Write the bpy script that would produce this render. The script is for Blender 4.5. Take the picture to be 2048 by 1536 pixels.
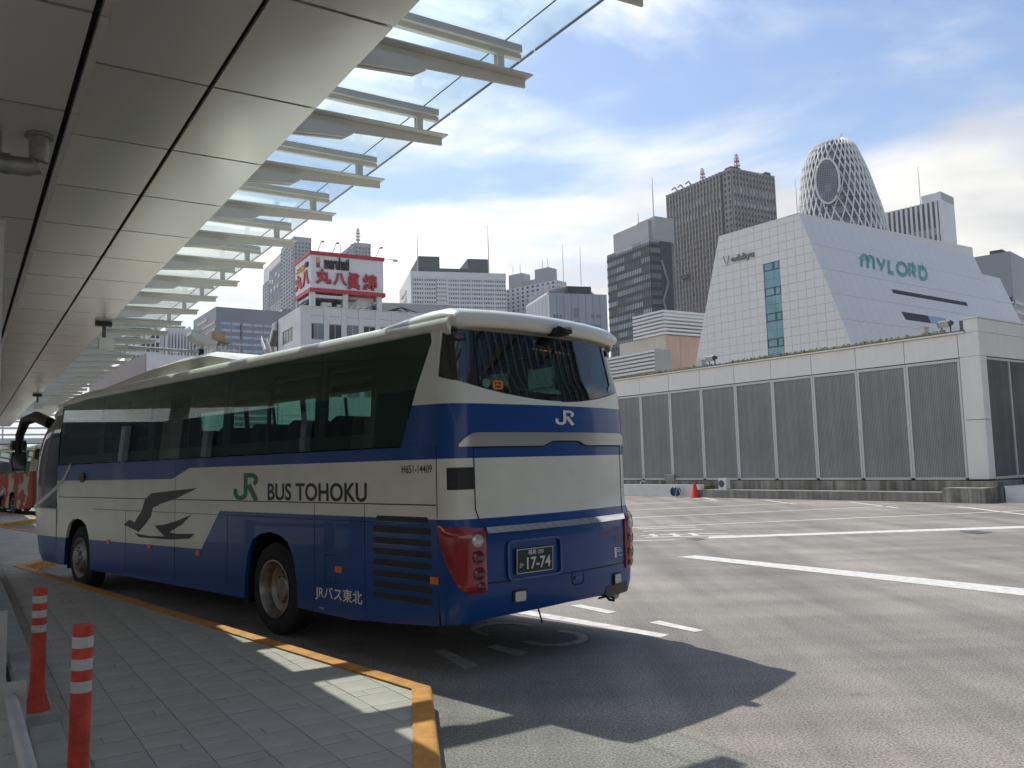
import bpy, bmesh, math, random
from mathutils import Vector, Matrix
R = math.radians
random.seed(7)
for o in list(bpy.data.objects): bpy.data.objects.remove(o)
SC = bpy.context.scene
COL = SC.collection

# ------------------------------------------------------------------ camera
CAM_H, FPX, PITCH, ROLL = 1.79, 1700.0, R(5.29), R(1.63)
cd = bpy.data.cameras.new('camera'); cam = bpy.data.objects.new('camera', cd); COL.objects.link(cam)
cam.matrix_world = Matrix.Translation((0, 0, CAM_H)) @ Matrix.Rotation(math.pi/2 + PITCH, 4, 'X') @ Matrix.Rotation(-ROLL, 4, 'Z')
cd.sensor_width = 36; cd.lens = FPX/2048*36; cd.clip_start = .05; cd.clip_end = 6000
SC.camera = cam
# ------------------------------------------------------------------ sky, sun, exposure
SUN_AZ, SUN_EL = R(-33.0), R(55.5)          # azimuth clockwise from +Y
sun_dir = Vector((math.sin(SUN_AZ)*math.cos(SUN_EL), math.cos(SUN_AZ)*math.cos(SUN_EL), math.sin(SUN_EL)))
wd = bpy.data.worlds.new('World'); SC.world = wd; wd.use_nodes = True
nt = wd.node_tree; nt.nodes.clear(); NN, LK = nt.nodes.new, nt.links.new
def wmath(op, a, b=None, c=None, clamp=False):
    n = NN('ShaderNodeMath'); n.operation = op; n.use_clamp = clamp
    for i, v in enumerate((a, b, c)):
        if v is None: continue
        if isinstance(v, (int, float)): n.inputs[i].default_value = v
        else: LK(v, n.inputs[i])
    return n.outputs[0]
sky = NN('ShaderNodeTexSky'); sky.sky_type = 'NISHITA'; sky.sun_disc = False
sky.sun_elevation = SUN_EL; sky.sun_rotation = SUN_AZ; sky.air_density = 1.0; sky.dust_density = 1.0; sky.ozone_density = 2.2
tc = NN('ShaderNodeTexCoord'); sep = NN('ShaderNodeSeparateXYZ'); LK(tc.outputs['Generated'], sep.inputs[0])
zc = wmath('MAXIMUM', sep.outputs[2], 0.0)
den = wmath('ADD', zc, 0.16)
cmb = NN('ShaderNodeCombineXYZ'); LK(wmath('DIVIDE', sep.outputs[0], den), cmb.inputs[0]); LK(wmath('DIVIDE', sep.outputs[1], den), cmb.inputs[1])
mp = NN('ShaderNodeMapping'); mp.inputs['Location'].default_value = (3.1, 1.35, 0.4); mp.inputs['Rotation'].default_value = (0, 0, R(20)); mp.inputs['Scale'].default_value = (.8, 1.15, 1)
LK(cmb.outputs[0], mp.inputs[0])
n1 = NN('ShaderNodeTexNoise'); n1.inputs['Scale'].default_value = 1.25; n1.inputs['Detail'].default_value = 9; n1.inputs['Roughness'].default_value = .55; n1.inputs['Distortion'].default_value = .35
LK(mp.outputs[0], n1.inputs['Vector'])
# cloud cover grows towards the horizon
low = NN('ShaderNodeMapRange'); low.inputs[1].default_value = .13; low.inputs[2].default_value = .42; low.inputs[3].default_value = .25; low.inputs[4].default_value = -.015
LK(sep.outputs[2], low.inputs[0])
cov = wmath('ADD', n1.outputs[0], low.outputs[0])
cf = NN('ShaderNodeMapRange'); cf.interpolation_type = 'SMOOTHSTEP'; cf.inputs[1].default_value = .45; cf.inputs[2].default_value = .70
LK(cov, cf.inputs[0])
n2 = NN('ShaderNodeTexNoise'); n2.inputs['Scale'].default_value = 2.2; n2.inputs['Detail'].default_value = 6
LK(mp.outputs[0], n2.inputs['Vector'])
ccol = NN('ShaderNodeValToRGB'); ccol.color_ramp.elements[0].position = .38; ccol.color_ramp.elements[0].color = (.66, .66, .655, 1)
ccol.color_ramp.elements[1].position = .6; ccol.color_ramp.elements[1].color = (.95, .93, .89, 1)
LK(n2.outputs[0], ccol.inputs[0])
bg1 = NN('ShaderNodeBackground'); bg1.inputs['Strength'].default_value = .079; LK(sky.outputs[0], bg1.inputs[0])
bg2 = NN('ShaderNodeBackground'); LK(ccol.outputs[0], bg2.inputs[0])
# thin cloud glows towards the sun (forward scattering)
vd = NN('ShaderNodeVectorMath'); vd.operation = 'DOT_PRODUCT'; LK(tc.outputs['Generated'], vd.inputs[0]); vd.inputs[1].default_value = sun_dir
glow = wmath('POWER', wmath('MAXIMUM', vd.outputs['Value'], 0.0), 6.0)
LK(wmath('ADD', wmath('MULTIPLY', glow, 1.6), .53), bg2.inputs['Strength'])
mx = NN('ShaderNodeMixShader'); LK(cf.outputs[0], mx.inputs[0]); LK(bg1.outputs[0], mx.inputs[1]); LK(bg2.outputs[0], mx.inputs[2])
wo = NN('ShaderNodeOutputWorld'); LK(mx.outputs[0], wo.inputs[0])
sl = bpy.data.lights.new('sun', 'SUN'); sl.energy = 2.0; sl.angle = R(.53); sl.color = (1, .945, .86)
so = bpy.data.objects.new('sun', sl); COL.objects.link(so); so.rotation_euler = (-sun_dir).to_track_quat('-Z', 'Y').to_euler(); so.location = (0, 0, 60)
vs = SC.view_settings; vs.view_transform = 'Standard'; vs.look = 'None'; vs.exposure = 1.1; vs.gamma = 1; vs.use_curve_mapping = False
cy = SC.cycles; cy.use_denoising = True; cy.max_bounces = 10; cy.transparent_max_bounces = 24; cy.caustics_reflective = False; cy.caustics_refractive = False; cy.sample_clamp_indirect = 6
# ------------------------------------------------------------------ measuring helpers (photo pixel -> direction)
CP = Vector((0, 0, CAM_H))
def ray(x, y):
    A = (x-1024)/FPX; B = (768-y)/FPX
    a = A*math.cos(ROLL) + B*math.sin(ROLL); b = -A*math.sin(ROLL) + B*math.cos(ROLL)
    return Vector((a, math.cos(PITCH) - b*math.sin(PITCH), math.sin(PITCH) + b*math.cos(PITCH)))
def gz(x, y, z=0.0):
    d = ray(x, y); return CP + d*((z-CAM_H)/d.z)
def atY(x, y, Y):
    d = ray(x, y); return CP + d*(Y/d.y)
def azv(deg): return Vector((math.sin(R(deg)), math.cos(R(deg)), 0))
def hit(x, y, p0, n):
    d = ray(x, y); return CP + d*(n.dot(p0-CP)/n.dot(d))
# ------------------------------------------------------------------ materials
def nodes(name):
    m = bpy.data.materials.new(name); m.use_nodes = True
    t = m.node_tree; return m, t, t.nodes['Principled BSDF']
def mat(name, col, rough=.6, metal=0, var=.12, vscale=3.0, bump=0, bscale=40, spec=None, coat=0, streak=0, coords='Object'):
    """procedural: base colour broken up by noise, optional fine relief and rain streaks"""
    m, t, p = nodes(name)
    p.inputs['Roughness'].default_value = rough; p.inputs['Metallic'].default_value = metal
    if spec is not None: p.inputs['Specular IOR Level'].default_value = spec
    if coat: p.inputs['Coat Weight'].default_value = coat; p.inputs['Coat Roughness'].default_value = .04
    tcn = t.nodes.new('ShaderNodeTexCoord'); src = tcn.outputs[coords]
    n = t.nodes.new('ShaderNodeTexNoise'); n.inputs['Scale'].default_value = vscale; n.inputs['Detail'].default_value = 6; t.links.new(src, n.inputs['Vector'])
    rp = t.nodes.new('ShaderNodeValToRGB'); rp.color_ramp.elements[0].position = .3; rp.color_ramp.elements[1].position = .7
    rp.color_ramp.elements[0].color = tuple(c*(1-var) for c in col) + (1,); rp.color_ramp.elements[1].color = tuple(min(1, c*(1+var*.6)) for c in col) + (1,)
    t.links.new(n.outputs[0], rp.inputs[0]); out = rp.outputs[0]
    if streak:
        mpn = t.nodes.new('ShaderNodeMapping'); mpn.inputs['Scale'].default_value = (3.2, 3.2, .12); t.links.new(src, mpn.inputs[0])
        s = t.nodes.new('ShaderNodeTexNoise'); s.inputs['Scale'].default_value = 1.6; s.inputs['Detail'].default_value = 5; t.links.new(mpn.outputs[0], s.inputs['Vector'])
        r2 = t.nodes.new('ShaderNodeValToRGB'); r2.color_ramp.elements[0].position = .38; r2.color_ramp.elements[1].position = .62
        r2.color_ramp.elements[0].color = (1-streak, 1-streak*1.05, 1-streak*1.15, 1); r2.color_ramp.elements[1].color = (1, 1, 1, 1); t.links.new(s.outputs[0], r2.inputs[0])
        mm = t.nodes.new('ShaderNodeMix'); mm.data_type = 'RGBA'; mm.blend_type = 'MULTIPLY'; mm.inputs[0].default_value = 1
        t.links.new(out, mm.inputs[6]); t.links.new(r2.outputs[0], mm.inputs[7]); out = mm.outputs[2]
    t.links.new(out, p.inputs['Base Color'])
    if bump:
        b = t.nodes.new('ShaderNodeTexNoise'); b.inputs['Scale'].default_value = bscale; b.inputs['Detail'].default_value = 4; t.links.new(src, b.inputs['Vector'])
        bn = t.nodes.new('ShaderNodeBump'); bn.inputs['Strength'].default_value = bump; bn.inputs['Distance'].default_value = .01
        t.links.new(b.outputs[0], bn.inputs['Height']); t.links.new(bn.outputs[0], p.inputs['Normal'])
    return m
def glass(name, tint, refl=1.0, rough=.0, ior=1.45):
    """thin pane: tinted see-through plus a Fresnel mirror"""
    m, t, p = nodes(name); t.nodes.remove(p)
    tr = t.nodes.new('ShaderNodeBsdfTransparent'); tr.inputs[0].default_value = tint + (1,)
    gl = t.nodes.new('ShaderNodeBsdfGlossy'); gl.inputs['Roughness'].default_value = rough; gl.inputs[0].default_value = (refl, refl, refl, 1)
    g = t.nodes.new('ShaderNodeNewGeometry'); dt = t.nodes.new('ShaderNodeVectorMath'); dt.operation = 'DOT_PRODUCT'; t.links.new(g.outputs['Incoming'], dt.inputs[0]); t.links.new(g.outputs['Normal'], dt.inputs[1])
    def mth(op, a, b=0.0):
        n = t.nodes.new('ShaderNodeMath'); n.operation = op
        for i, v in enumerate((a, b)):
            if isinstance(v, (int, float)): n.inputs[i].default_value = v
            else: t.links.new(v, n.inputs[i])
        return n.outputs[0]
    f0 = ((ior-1)/(ior+1))**2                                   # Schlick, the same from both sides of the pane
    fr = mth('ADD', mth('MULTIPLY', mth('POWER', mth('SUBTRACT', 1.0, mth('ABSOLUTE', dt.outputs['Value'])), 5.0), 1-f0), f0)
    mxn = t.nodes.new('ShaderNodeMixShader'); t.links.new(fr, mxn.inputs[0]); t.links.new(tr.outputs[0], mxn.inputs[1]); t.links.new(gl.outputs[0], mxn.inputs[2])
    t.links.new(mxn.outputs[0], t.nodes['Material Output'].inputs[0]); return m
def winmat(name, dark, light, cell, rough=.12, frac=.35):
    """far window panes: each pane of its own tone (blinds drawn or not)"""
    m, t, p = nodes(name); p.inputs['Roughness'].default_value = rough
    tcn = t.nodes.new('ShaderNodeTexCoord'); v = t.nodes.new('ShaderNodeVectorMath'); v.operation = 'SNAP'; v.inputs[1].default_value = cell
    t.links.new(tcn.outputs['Object'], v.inputs[0])
    w = t.nodes.new('ShaderNodeTexWhiteNoise'); t.links.new(v.outputs[0], w.inputs['Vector'])
    rp = t.nodes.new('ShaderNodeValToRGB'); rp.color_ramp.elements[0].position = 1-frac; rp.color_ramp.elements[0].color = dark + (1,); rp.color_ramp.elements[1].position = 1; rp.color_ramp.elements[1].color = light + (1,)
    t.links.new(w.outputs[0], rp.inputs[0]); t.links.new(rp.outputs[0], p.inputs['Base Color']); return m
M = {}
M['black'] = mat('black_plastic', (.012, .012, .013), .45)
M['rubber'] = mat('rubber', (.014, .014, .014), .85, var=.3, vscale=12)
M['darkgap'] = mat('dark_joint', (.02, .02, .02), .9)
M['chrome'] = mat('chrome', (.8, .8, .8), .08, 1, var=.02)
M['silver'] = mat('silver_paint', (.42, .41, .38), .28, .6, var=.05)
M['alu'] = mat('aluminium', (.46, .46, .45), .4, .7, var=.08)
M['white'] = mat('white_paint', (.74, .74, .71), .5, var=.06, vscale=2)
M['concrete'] = mat('concrete', (.30, .29, .26), .9, var=.25, vscale=1.2, bump=.3, bscale=30, streak=.3)
M['cable'] = mat('grey_cable', (.2, .2, .2), .6)
# ------------------------------------------------------------------ mesh collector
class MB:
    def __init__(s): s.v, s.f, s.mi = [], [], []
    def add(s, vs, fs, mi=0):
        o = len(s.v); s.v += [tuple(v) for v in vs]; s.f += [tuple(i+o for i in f) for f in fs]; s.mi += [mi]*len(fs); return s
    def box(s, x0, x1, y0, y1, z0, z1, mi=0):
        return s.add([(x0,y0,z0),(x1,y0,z0),(x1,y1,z0),(x0,y1,z0),(x0,y0,z1),(x1,y0,z1),(x1,y1,z1),(x0,y1,z1)],
              [(0,3,2,1),(4,5,6,7),(0,1,5,4),(1,2,6,5),(2,3,7,6),(3,0,4,7)], mi)
    def hexa(s, p8, mi=0): return s.add(p8, [(0,3,2,1),(4,5,6,7),(0,1,5,4),(1,2,6,5),(2,3,7,6),(3,0,4,7)], mi)
    def prism(s, poly, f0, f1, mi=0):
        """poly in 2D, f0/f1 map (a,b) to the two end faces"""
        n = len(poly); vs = [f0(a, b) for a, b in poly] + [f1(a, b) for a, b in poly]
        return s.add(vs, [tuple(range(n))[::-1], tuple(range(n, 2*n))] + [(i, (i+1) % n, n+(i+1) % n, n+i) for i in range(n)], mi)
    def tube(s, pts, r, n=8, mi=0, caps=True):
        pts = [Vector(p) for p in pts]; rings = []
        rr = r if isinstance(r, (list, tuple)) else [r]*len(pts)
        for i, p in enumerate(pts):
            t = (pts[min(i+1, len(pts)-1)] - pts[max(i-1, 0)]).normalized()
            a = Vector((0, 0, 1)) if abs(t.z) < .9 else Vector((1, 0, 0))
            u = t.cross(a).normalized(); w = t.cross(u)
            rings.append([p + (u*math.cos(2*math.pi*k/n) + w*math.sin(2*math.pi*k/n))*rr[i] for k in range(n)])
        vs = [v for g in rings for v in g]
        fs = [(i*n+k, i*n+(k+1) % n, (i+1)*n+(k+1) % n, (i+1)*n+k) for i in range(len(pts)-1) for k in range(n)]
        if caps: fs += [tuple(range(n))[::-1], tuple(range((len(pts)-1)*n, len(pts)*n))]
        return s.add(vs, fs, mi)
    def lathe(s, prof, c, axis, n=32, mi=0):
        """prof: (radius, offset along axis)"""
        ax = Vector(axis).normalized(); a = Vector((0, 0, 1)) if abs(ax.z) < .9 else Vector((1, 0, 0))
        u = ax.cross(a).normalized(); w = ax.cross(u); c = Vector(c)
        vs = [c + ax*h + (u*math.cos(2*math.pi*k/n) + w*math.sin(2*math.pi*k/n))*r for r, h in prof for k in range(n)]
        return s.add(vs, [(i*n+k, i*n+(k+1) % n, (i+1)*n+(k+1) % n, (i+1)*n+k) for i in range(len(prof)-1) for k in range(n)], mi)
    def grid(s, rows, mi=0):
        n = len(rows[0]); return s.add([p for r in rows for p in r], [(i*n+j, i*n+j+1, (i+1)*n+j+1, (i+1)*n+j) for i in range(len(rows)-1) for j in range(n-1)], mi)
    def slab(s, rows_a, rows_b, mi=0):
        """closed thick sheet between two grids"""
        n, m = len(rows_a[0]), len(rows_a); o = n*m
        vs = [p for r in rows_a for p in r] + [p for r in rows_b for p in r]
        fs = [(i*n+j, i*n+j+1, (i+1)*n+j+1, (i+1)*n+j) for i in range(m-1) for j in range(n-1)]
        fs += [(o+i*n+j, o+(i+1)*n+j, o+(i+1)*n+j+1, o+i*n+j+1) for i in range(m-1) for j in range(n-1)]
        fs += [(j, o+j, o+j+1, j+1) for j in range(n-1)] + [((m-1)*n+j, (m-1)*n+j+1, o+(m-1)*n+j+1, o+(m-1)*n+j) for j in range(n-1)]
        fs += [(i*n, (i+1)*n, o+(i+1)*n, o+i*n) for i in range(m-1)] + [(i*n+n-1, o+i*n+n-1, o+(i+1)*n+n-1, (i+1)*n+n-1) for i in range(m-1)]
        return s.add(vs, fs, mi)
    def mesh(s, name, mats, smooth=False, fix=False, angle=35):
        me = bpy.data.meshes.new(name); me.from_pydata(s.v, [], s.f)
        for m_ in (mats if isinstance(mats, (list, tuple)) else [mats]): me.materials.append(m_)
        if any(s.mi): me.polygons.foreach_set('material_index', s.mi)
        if fix or smooth:
            b = bmesh.new(); b.from_mesh(me); bmesh.ops.remove_doubles(b, verts=b.verts, dist=1e-5); bmesh.ops.recalc_face_normals(b, faces=b.faces)
            if smooth:
                for f in b.faces: f.smooth = True
                for e in b.edges:
                    if len(e.link_faces) == 2 and e.calc_face_angle(0) > R(angle): e.smooth = False
            b.to_mesh(me); b.free()
        me.update(); return me
    def build(s, name, mats, parent=None, smooth=False, fix=False, angle=35):
        return link(name, s.mesh(name, mats, smooth, fix, angle), parent)
def link(name, me, parent=None):
    o = bpy.data.objects.new(name, me); COL.objects.link(o)
    if parent is not None: o.parent = parent
    return o
def tag(o, label=None, cat=None, group=None, kind=None):
    if label: o['label'] = label
    if cat: o['category'] = cat
    if group: o['group'] = group
    if kind: o['kind'] = kind
    return o
def thing(name, label, cat, loc=(0, 0, 0), rz=0, group=None):
    o = bpy.data.objects.new(name, None); o.empty_display_size = .3; COL.objects.link(o); o.location = loc; o.rotation_euler = (0, 0, rz)
    return tag(o, label, cat, group)
def structure(o): o['kind'] = 'structure'; return o
def stuff(o): o['kind'] = 'stuff'; return o
def text(txt, size=1.0, fat=0.0, sx=1.0, space=1.0, align='LEFT'):
    c = bpy.data.curves.new('t', 'FONT'); c.body = txt; c.size = size; c.offset = fat; c.space_character = space; c.align_x = align; c.resolution_u = 4
    o = bpy.data.objects.new('t', c); COL.objects.link(o)
    me = bpy.data.meshes.new_from_object(o.evaluated_get(bpy.context.evaluated_depsgraph_get()))
    vs = [(v.co.x*sx, v.co.y) for v in me.vertices]; fs = [tuple(p.vertices) for p in me.polygons]
    bpy.data.objects.remove(o); bpy.data.curves.remove(c); bpy.data.meshes.remove(me)
    return vs, fs
def put_text(mb, tv, fn, mi=0):
    vs, fs = tv
    return mb.add([fn(a, b) for a, b in vs], fs, mi)
def fit_text(txt, w, h, fat=0.0):
    """text scaled to fill w x h exactly, lower-left at 0,0"""
    vs, fs = text(txt, 1, fat)
    x0 = min(v[0] for v in vs); x1 = max(v[0] for v in vs); y0 = min(v[1] for v in vs); y1 = max(v[1] for v in vs)
    return [((v[0]-x0)/(x1-x0)*w, (v[1]-y0)/(y1-y0)*h) for v in vs], fs
def text3d(mb, tv, fn0, fn1, mi=0):
    """raised letters: front face plus side walls"""
    vs, fs = tv; n = len(vs)
    cnt = {}
    for f in fs:
        for i in range(len(f)):
            e = (f[i], f[(i+1) % len(f)]); cnt[e] = 1
    side = [(a, b, b+n, a+n) for (a, b) in cnt if (b, a) not in cnt]
    return mb.add([fn0(a, b) for a, b in vs] + [fn1(a, b) for a, b in vs], side + [tuple(i+n for i in f) for f in fs], mi)
def ribbon(path, w, closed=False):
    """2D stroke of width w with mitred joints"""
    n = len(path); L, Rr = [], []
    P = [Vector(p) for p in path]
    for i in range(n):
        a = P[i-1] if (i or closed) else None; b = P[(i+1) % n] if (i < n-1 or closed) else None
        d1 = (P[i]-a).normalized() if a is not None else None; d2 = (b-P[i]).normalized() if b is not None else None
        d1 = d1 or d2; d2 = d2 or d1
        n1_ = Vector((-d1.y, d1.x)); n2_ = Vector((-d2.y, d2.x)); m_ = (n1_+n2_)
        m_ = m_.normalized() if m_.length > 1e-6 else n1_
        k = w/2/max(.35, m_.dot(n1_)); L.append(P[i]+m_*k); Rr.append(P[i]-m_*k)
    vs = [tuple(v) for v in L] + [tuple(v) for v in Rr]
    fs = [(i, (i+1) % n, n+(i+1) % n, n+i) for i in range(n if closed else n-1)]
    return vs, fs
def arc(cx, cy, rx, ry, a0, a1, n=10): return [(cx+rx*math.cos(R(a0+(a1-a0)*i/n)), cy+ry*math.sin(R(a0+(a1-a0)*i/n))) for i in range(n+1)]
def clip_poly(poly, a, b):
    """keep the part of poly on the left of a->b"""
    out = []; n = len(poly)
    side = lambda p: (b[0]-a[0])*(p[1]-a[1]) - (b[1]-a[1])*(p[0]-a[0])
    for i in range(n):
        p, q = poly[i], poly[(i+1) % n]; sp, sq = side(p), side(q)
        if sp >= 0: out.append(p)
        if (sp > 0 > sq) or (sp < 0 < sq):
            t = sp/(sp-sq); out.append((p[0]+(q[0]-p[0])*t, p[1]+(q[1]-p[1])*t))
    return out
def copy_tree(o, parent=None):
    c = o.copy(); COL.objects.link(c); c.parent = parent
    for ch in [x for x in bpy.data.objects if x.parent == o]: copy_tree(ch, c)
    return c
# ================================================================== GROUND
def asphalt():
    m, t, p = nodes('asphalt'); L_ = t.links.new; N_ = t.nodes.new
    p.inputs['Roughness'].default_value = .88
    tcn = N_('ShaderNodeTexCoord'); src = tcn.outputs['Object']
    def noise(scale, detail=4, rough=.5, vec=src):
        n = N_('ShaderNodeTexNoise'); n.inputs['Scale'].default_value = scale; n.inputs['Detail'].default_value = detail; n.inputs['Roughness'].default_value = rough; L_(vec, n.inputs['Vector']); return n.outputs[0]
    def ramp(f, a, ca, b, cb):
        r = N_('ShaderNodeValToRGB'); r.color_ramp.elements[0].position = a; r.color_ramp.elements[0].color = ca + (1,); r.color_ramp.elements[1].position = b; r.color_ramp.elements[1].color = cb + (1,); L_(f, r.inputs[0]); return r.outputs[0]
    def mul(a, b, fac=1.0, mode='MULTIPLY'):
        x = N_('ShaderNodeMix'); x.data_type = 'RGBA'; x.blend_type = mode; x.inputs[0].default_value = fac; L_(a, x.inputs[6]); L_(b, x.inputs[7]); return x.outputs[2]
    grain = noise(58, 3, .7)
    base = ramp(grain, .36, (.132, .125, .113), .66, (.45, .426, .385))
    patch = ramp(noise(.23, 5, .6), .32, (.72, .72, .73), .68, (1.12, 1.10, 1.05))
    mpn = N_('ShaderNodeMapping'); mpn.inputs['Rotation'].default_value = (0, 0, R(-50)); mpn.inputs['Scale'].default_value = (.55, .055, 1); L_(src, mpn.inputs[0])
    st = ramp(noise(2.2, 6, .62, mpn.outputs[0]), .36, (.74, .74, .75), .66, (1.14, 1.13, 1.1))
    mpn2 = N_('ShaderNodeMapping'); mpn2.inputs['Rotation'].default_value = (0, 0, R(25)); mpn2.inputs['Scale'].default_value = (.09, .9, 1); L_(src, mpn2.inputs[0])
    st2 = ramp(noise(1.4, 5, .6, mpn2.outputs[0]), .38, (.84, .84, .85), .64, (1.08, 1.07, 1.06))
    c = mul(mul(mul(base, patch), st), st2)
    spots = ramp(noise(1.1, 6, .7), .60, (1, 1, 1), .76, (.55, .54, .53))
    drips = ramp(noise(6.5, 3, .6), .70, (1, 1, 1), .78, (.62, .61, .60)); c = mul(c, drips)
    c = mul(c, spots)
    L_(c, p.inputs['Base Color'])
    bn = N_('ShaderNodeBump'); bn.inputs['Strength'].default_value = .55; bn.inputs['Distance'].default_value = .012; L_(grain, bn.inputs['Height']); L_(bn.outputs[0], p.inputs['Normal'])
    return m
M['asphalt'] = asphalt()
M['paint'] = mat('road_paint', (.62, .61, .575), .75, var=.25, vscale=9, bump=.3, bscale=60)
M['paint_old'] = mat('worn_road_paint', (.50, .50, .47), .8, var=.4, vscale=16, bump=.3, bscale=60)
M['far_ground'] = mat('far_ground', (.16, .16, .155), .9, vscale=.02)
structure(MB().add([(-1500, -1500, -.06), (1500, -1500, -.06), (1500, 1500, -.06), (-1500, 1500, -.06)], [(0, 1, 2, 3)]).build('ground', M['far_ground']))
road = structure(MB().add([(-120, -70, 0), (120, -70, 0), (120, 120, 0), (-120, 120, 0)], [(0, 1, 2, 3)]).build('road', M['asphalt']))
ZP = .004
def mark(pts_px, m='paint', name='road_marking'):
    """flat paint: four or more points read off the photo, laid on the road"""
    P = [gz(x, y, ZP) for x, y in pts_px]
    return MB().add([(p.x, p.y, ZP) for p in P], [tuple(range(len(P)))]).build(name, M[m], road)
def line(ax, ay, bx, by, w, m='paint'):
    a = gz(ax, ay, ZP); b = gz(bx, by, ZP); d = (b-a).normalized(); n = Vector((-d.y, d.x, 0))*w/2
    return MB().add([a+n, b+n, b-n, a-n], [(0, 1, 2, 3)]).build('road_marking', M[m], road)
W4 = .15
a_ = azv(68.5); b_ = azv(-179)
for (x0, y0), (x1, y1) in (((1248, 1009), (1430, 1001)), ((1248, 1021), (1588, 1006)), ((1250, 1036), (1795, 1011.5)), ((1250, 1056), (2100, 1019))): line(x0, y0, x1, y1, W4)
for (x0, y0), (x1, y1) in (((1400, 993.5), (1434, 1001)), ((1530, 1000), (1592, 1008.5)), ((1700, 1004), (1796, 1016)), ((1915, 1013), (2075, 1032))): line(x0, y0, x1, y1, W4)
mark([(1415, 1077), (1418, 1073), (2080, 1050.5), (2080, 1055)])
mark([(1355, 1113.5), (1392, 1110.5), (2090, 1181), (2090, 1196)])
line(1236, 1082, 1350, 1079.5, .12)
# characters on the far bay, seen edge on: bars and strokes of two signs
for seg in ((1275, 1057.5, 1392, 1054), (1285, 1062.5, 1406, 1059), (1282, 1071, 1318, 1069.5), (1318, 1069.8, 1455, 1066), (1290, 1074.5, 1468, 1070.5)): line(*seg, .14, 'paint')
mark([(1297, 1068), (1308, 1067.5), (1318, 1072.5), (1306, 1073)]); mark([(1338, 1067), (1350, 1066.6), (1362, 1072), (1349, 1072.5)]); mark([(1375, 1066), (1388, 1065.6), (1400, 1071), (1387, 1071.5)])
# near lane marks beside the bus
mark([(1140, 1211), (1160, 1208.5), (1234, 1223.5), (1216, 1227)]); mark([(1298, 1245), (1318, 1241), (1408, 1260.5), (1390, 1264)])
mark([(1020, 1224), (1044, 1219), (1338, 1269), (1322, 1275)])
# curved lettering in the shade behind the bus
def ring_mark(cx, cy, rx, ry, w, a0, a1, z):
    C_ = gz(cx, cy, z); ex = gz(cx+rx, cy, z)-C_; ey = gz(cx, cy+ry, z)-C_
    mb = MB(); rows = []
    for i in range(25):
        a = R(a0+(a1-a0)*i/24)
        rows.append([C_+ex*math.cos(a)*k+ey*math.sin(a)*k for k in (1, 1-w)])
    return mb.grid(rows).build('road_marking', M['paint_old'], road)
ring_mark(1105, 1275, 71, 17, .27, -80, 150, ZP); ring_mark(1010, 1258, 70, 15, .25, 120, 330, ZP+.002)
mark([(868, 1302), (890, 1298), (957, 1331), (930, 1338)], 'paint_old'); mark([(972, 1294), (990, 1289), (1057, 1304), (1036, 1312)], 'paint_old')
# steel drain covers
M['steel'] = mat('drain_steel', (.12, .12, .12), .6, .5)
for q in ([(1372, 1077), (1392, 1074.5), (1412, 1078), (1392, 1081)], [(1918, 1063), (1948, 1061), (1985, 1064.5), (1955, 1068)]):
    P = [gz(x, y, .006) for x, y in q]; MB().add([(p.x, p.y, .007) for p in P], [(0, 1, 2, 3)]).build('drain_cover', M['steel'], road)
# ------------------------------------------------------------------ sidewalk, in (l,s): l across, s along the terminal
CD = azv(-33.0); CN = azv(57.0)
def ls(l, s, z=0.0): return Vector((CN.x*l+CD.x*s, CN.y*l+CD.y*s, z))
SWZ = .15
period = 16.6
outer = [(1.02, 18.32-16.6-16.6), ] + [q for k in range(-1, 4) for q in ((2.98, 5.80+k*period), (1.02, 18.32+k*period))]
base_poly = outer + [(-4.0, outer[-1][1]), (-4.0, outer[0][1])]
M['paver_bed'] = mat('paver_joint', (.045, .046, .045), .9)
M['paver'] = mat('grey_paver', (.455, .417, .362), .72, var=.18, vscale=2.2, bump=.15, bscale=80)
sidewalk = structure(MB().prism(base_poly, lambda a, b: ls(a, b, -.02), lambda a, b: ls(a, b, SWZ-.008)).build('sidewalk', M['paver_bed'], None, fix=True))
def inset_ok(poly):
    # keep inside the two kerb runs of the near tooth
    p = clip_poly(poly, (2.98-.155, 5.80-.06), (1.02-.15, 18.32-.06))
    if p: p = clip_poly(p, (1.02-.15, 1.72), (2.98-.145, 5.80-.02))
    return p
tiles = []
s_ = -1.0; j = 0
while s_ < 22:
    dep = (.30, .14)[j % 2] if j % 4 else .30
    for i in range(-1, 9):
        l0 = .68+.29*i
        cuts = [(l0, l0+.29)]
        if j % 2: k = .10+.09*((i*7+j*3) % 3); cuts = [(l0, l0+k), (l0+k, l0+.29)] if (i+j//2) % 2 else cuts
        for c0, c1 in cuts: tiles.append((c0+.0022, c1-.0022, s_+.0022, s_+dep-.0022))
    s_ += dep; j += 1
def vis(t):
    q = ls((t[0]+t[1])/2, (t[2]+t[3])/2, SWZ); return q.y > 3.8 and (t[0]+t[1])/2 > .55
polys = []
for t in tiles:
    p = inset_ok([(t[0], t[2]), (t[1], t[2]), (t[1], t[3]), (t[0], t[3])])
    if p and len(p) > 2: polys.append((t, p))
polys.sort(key=lambda q: (not vis(q[0]), ls((q[0][0]+q[0][1])/2, (q[0][2]+q[0][3])/2).length))
rest = MB(); cache = {}
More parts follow.
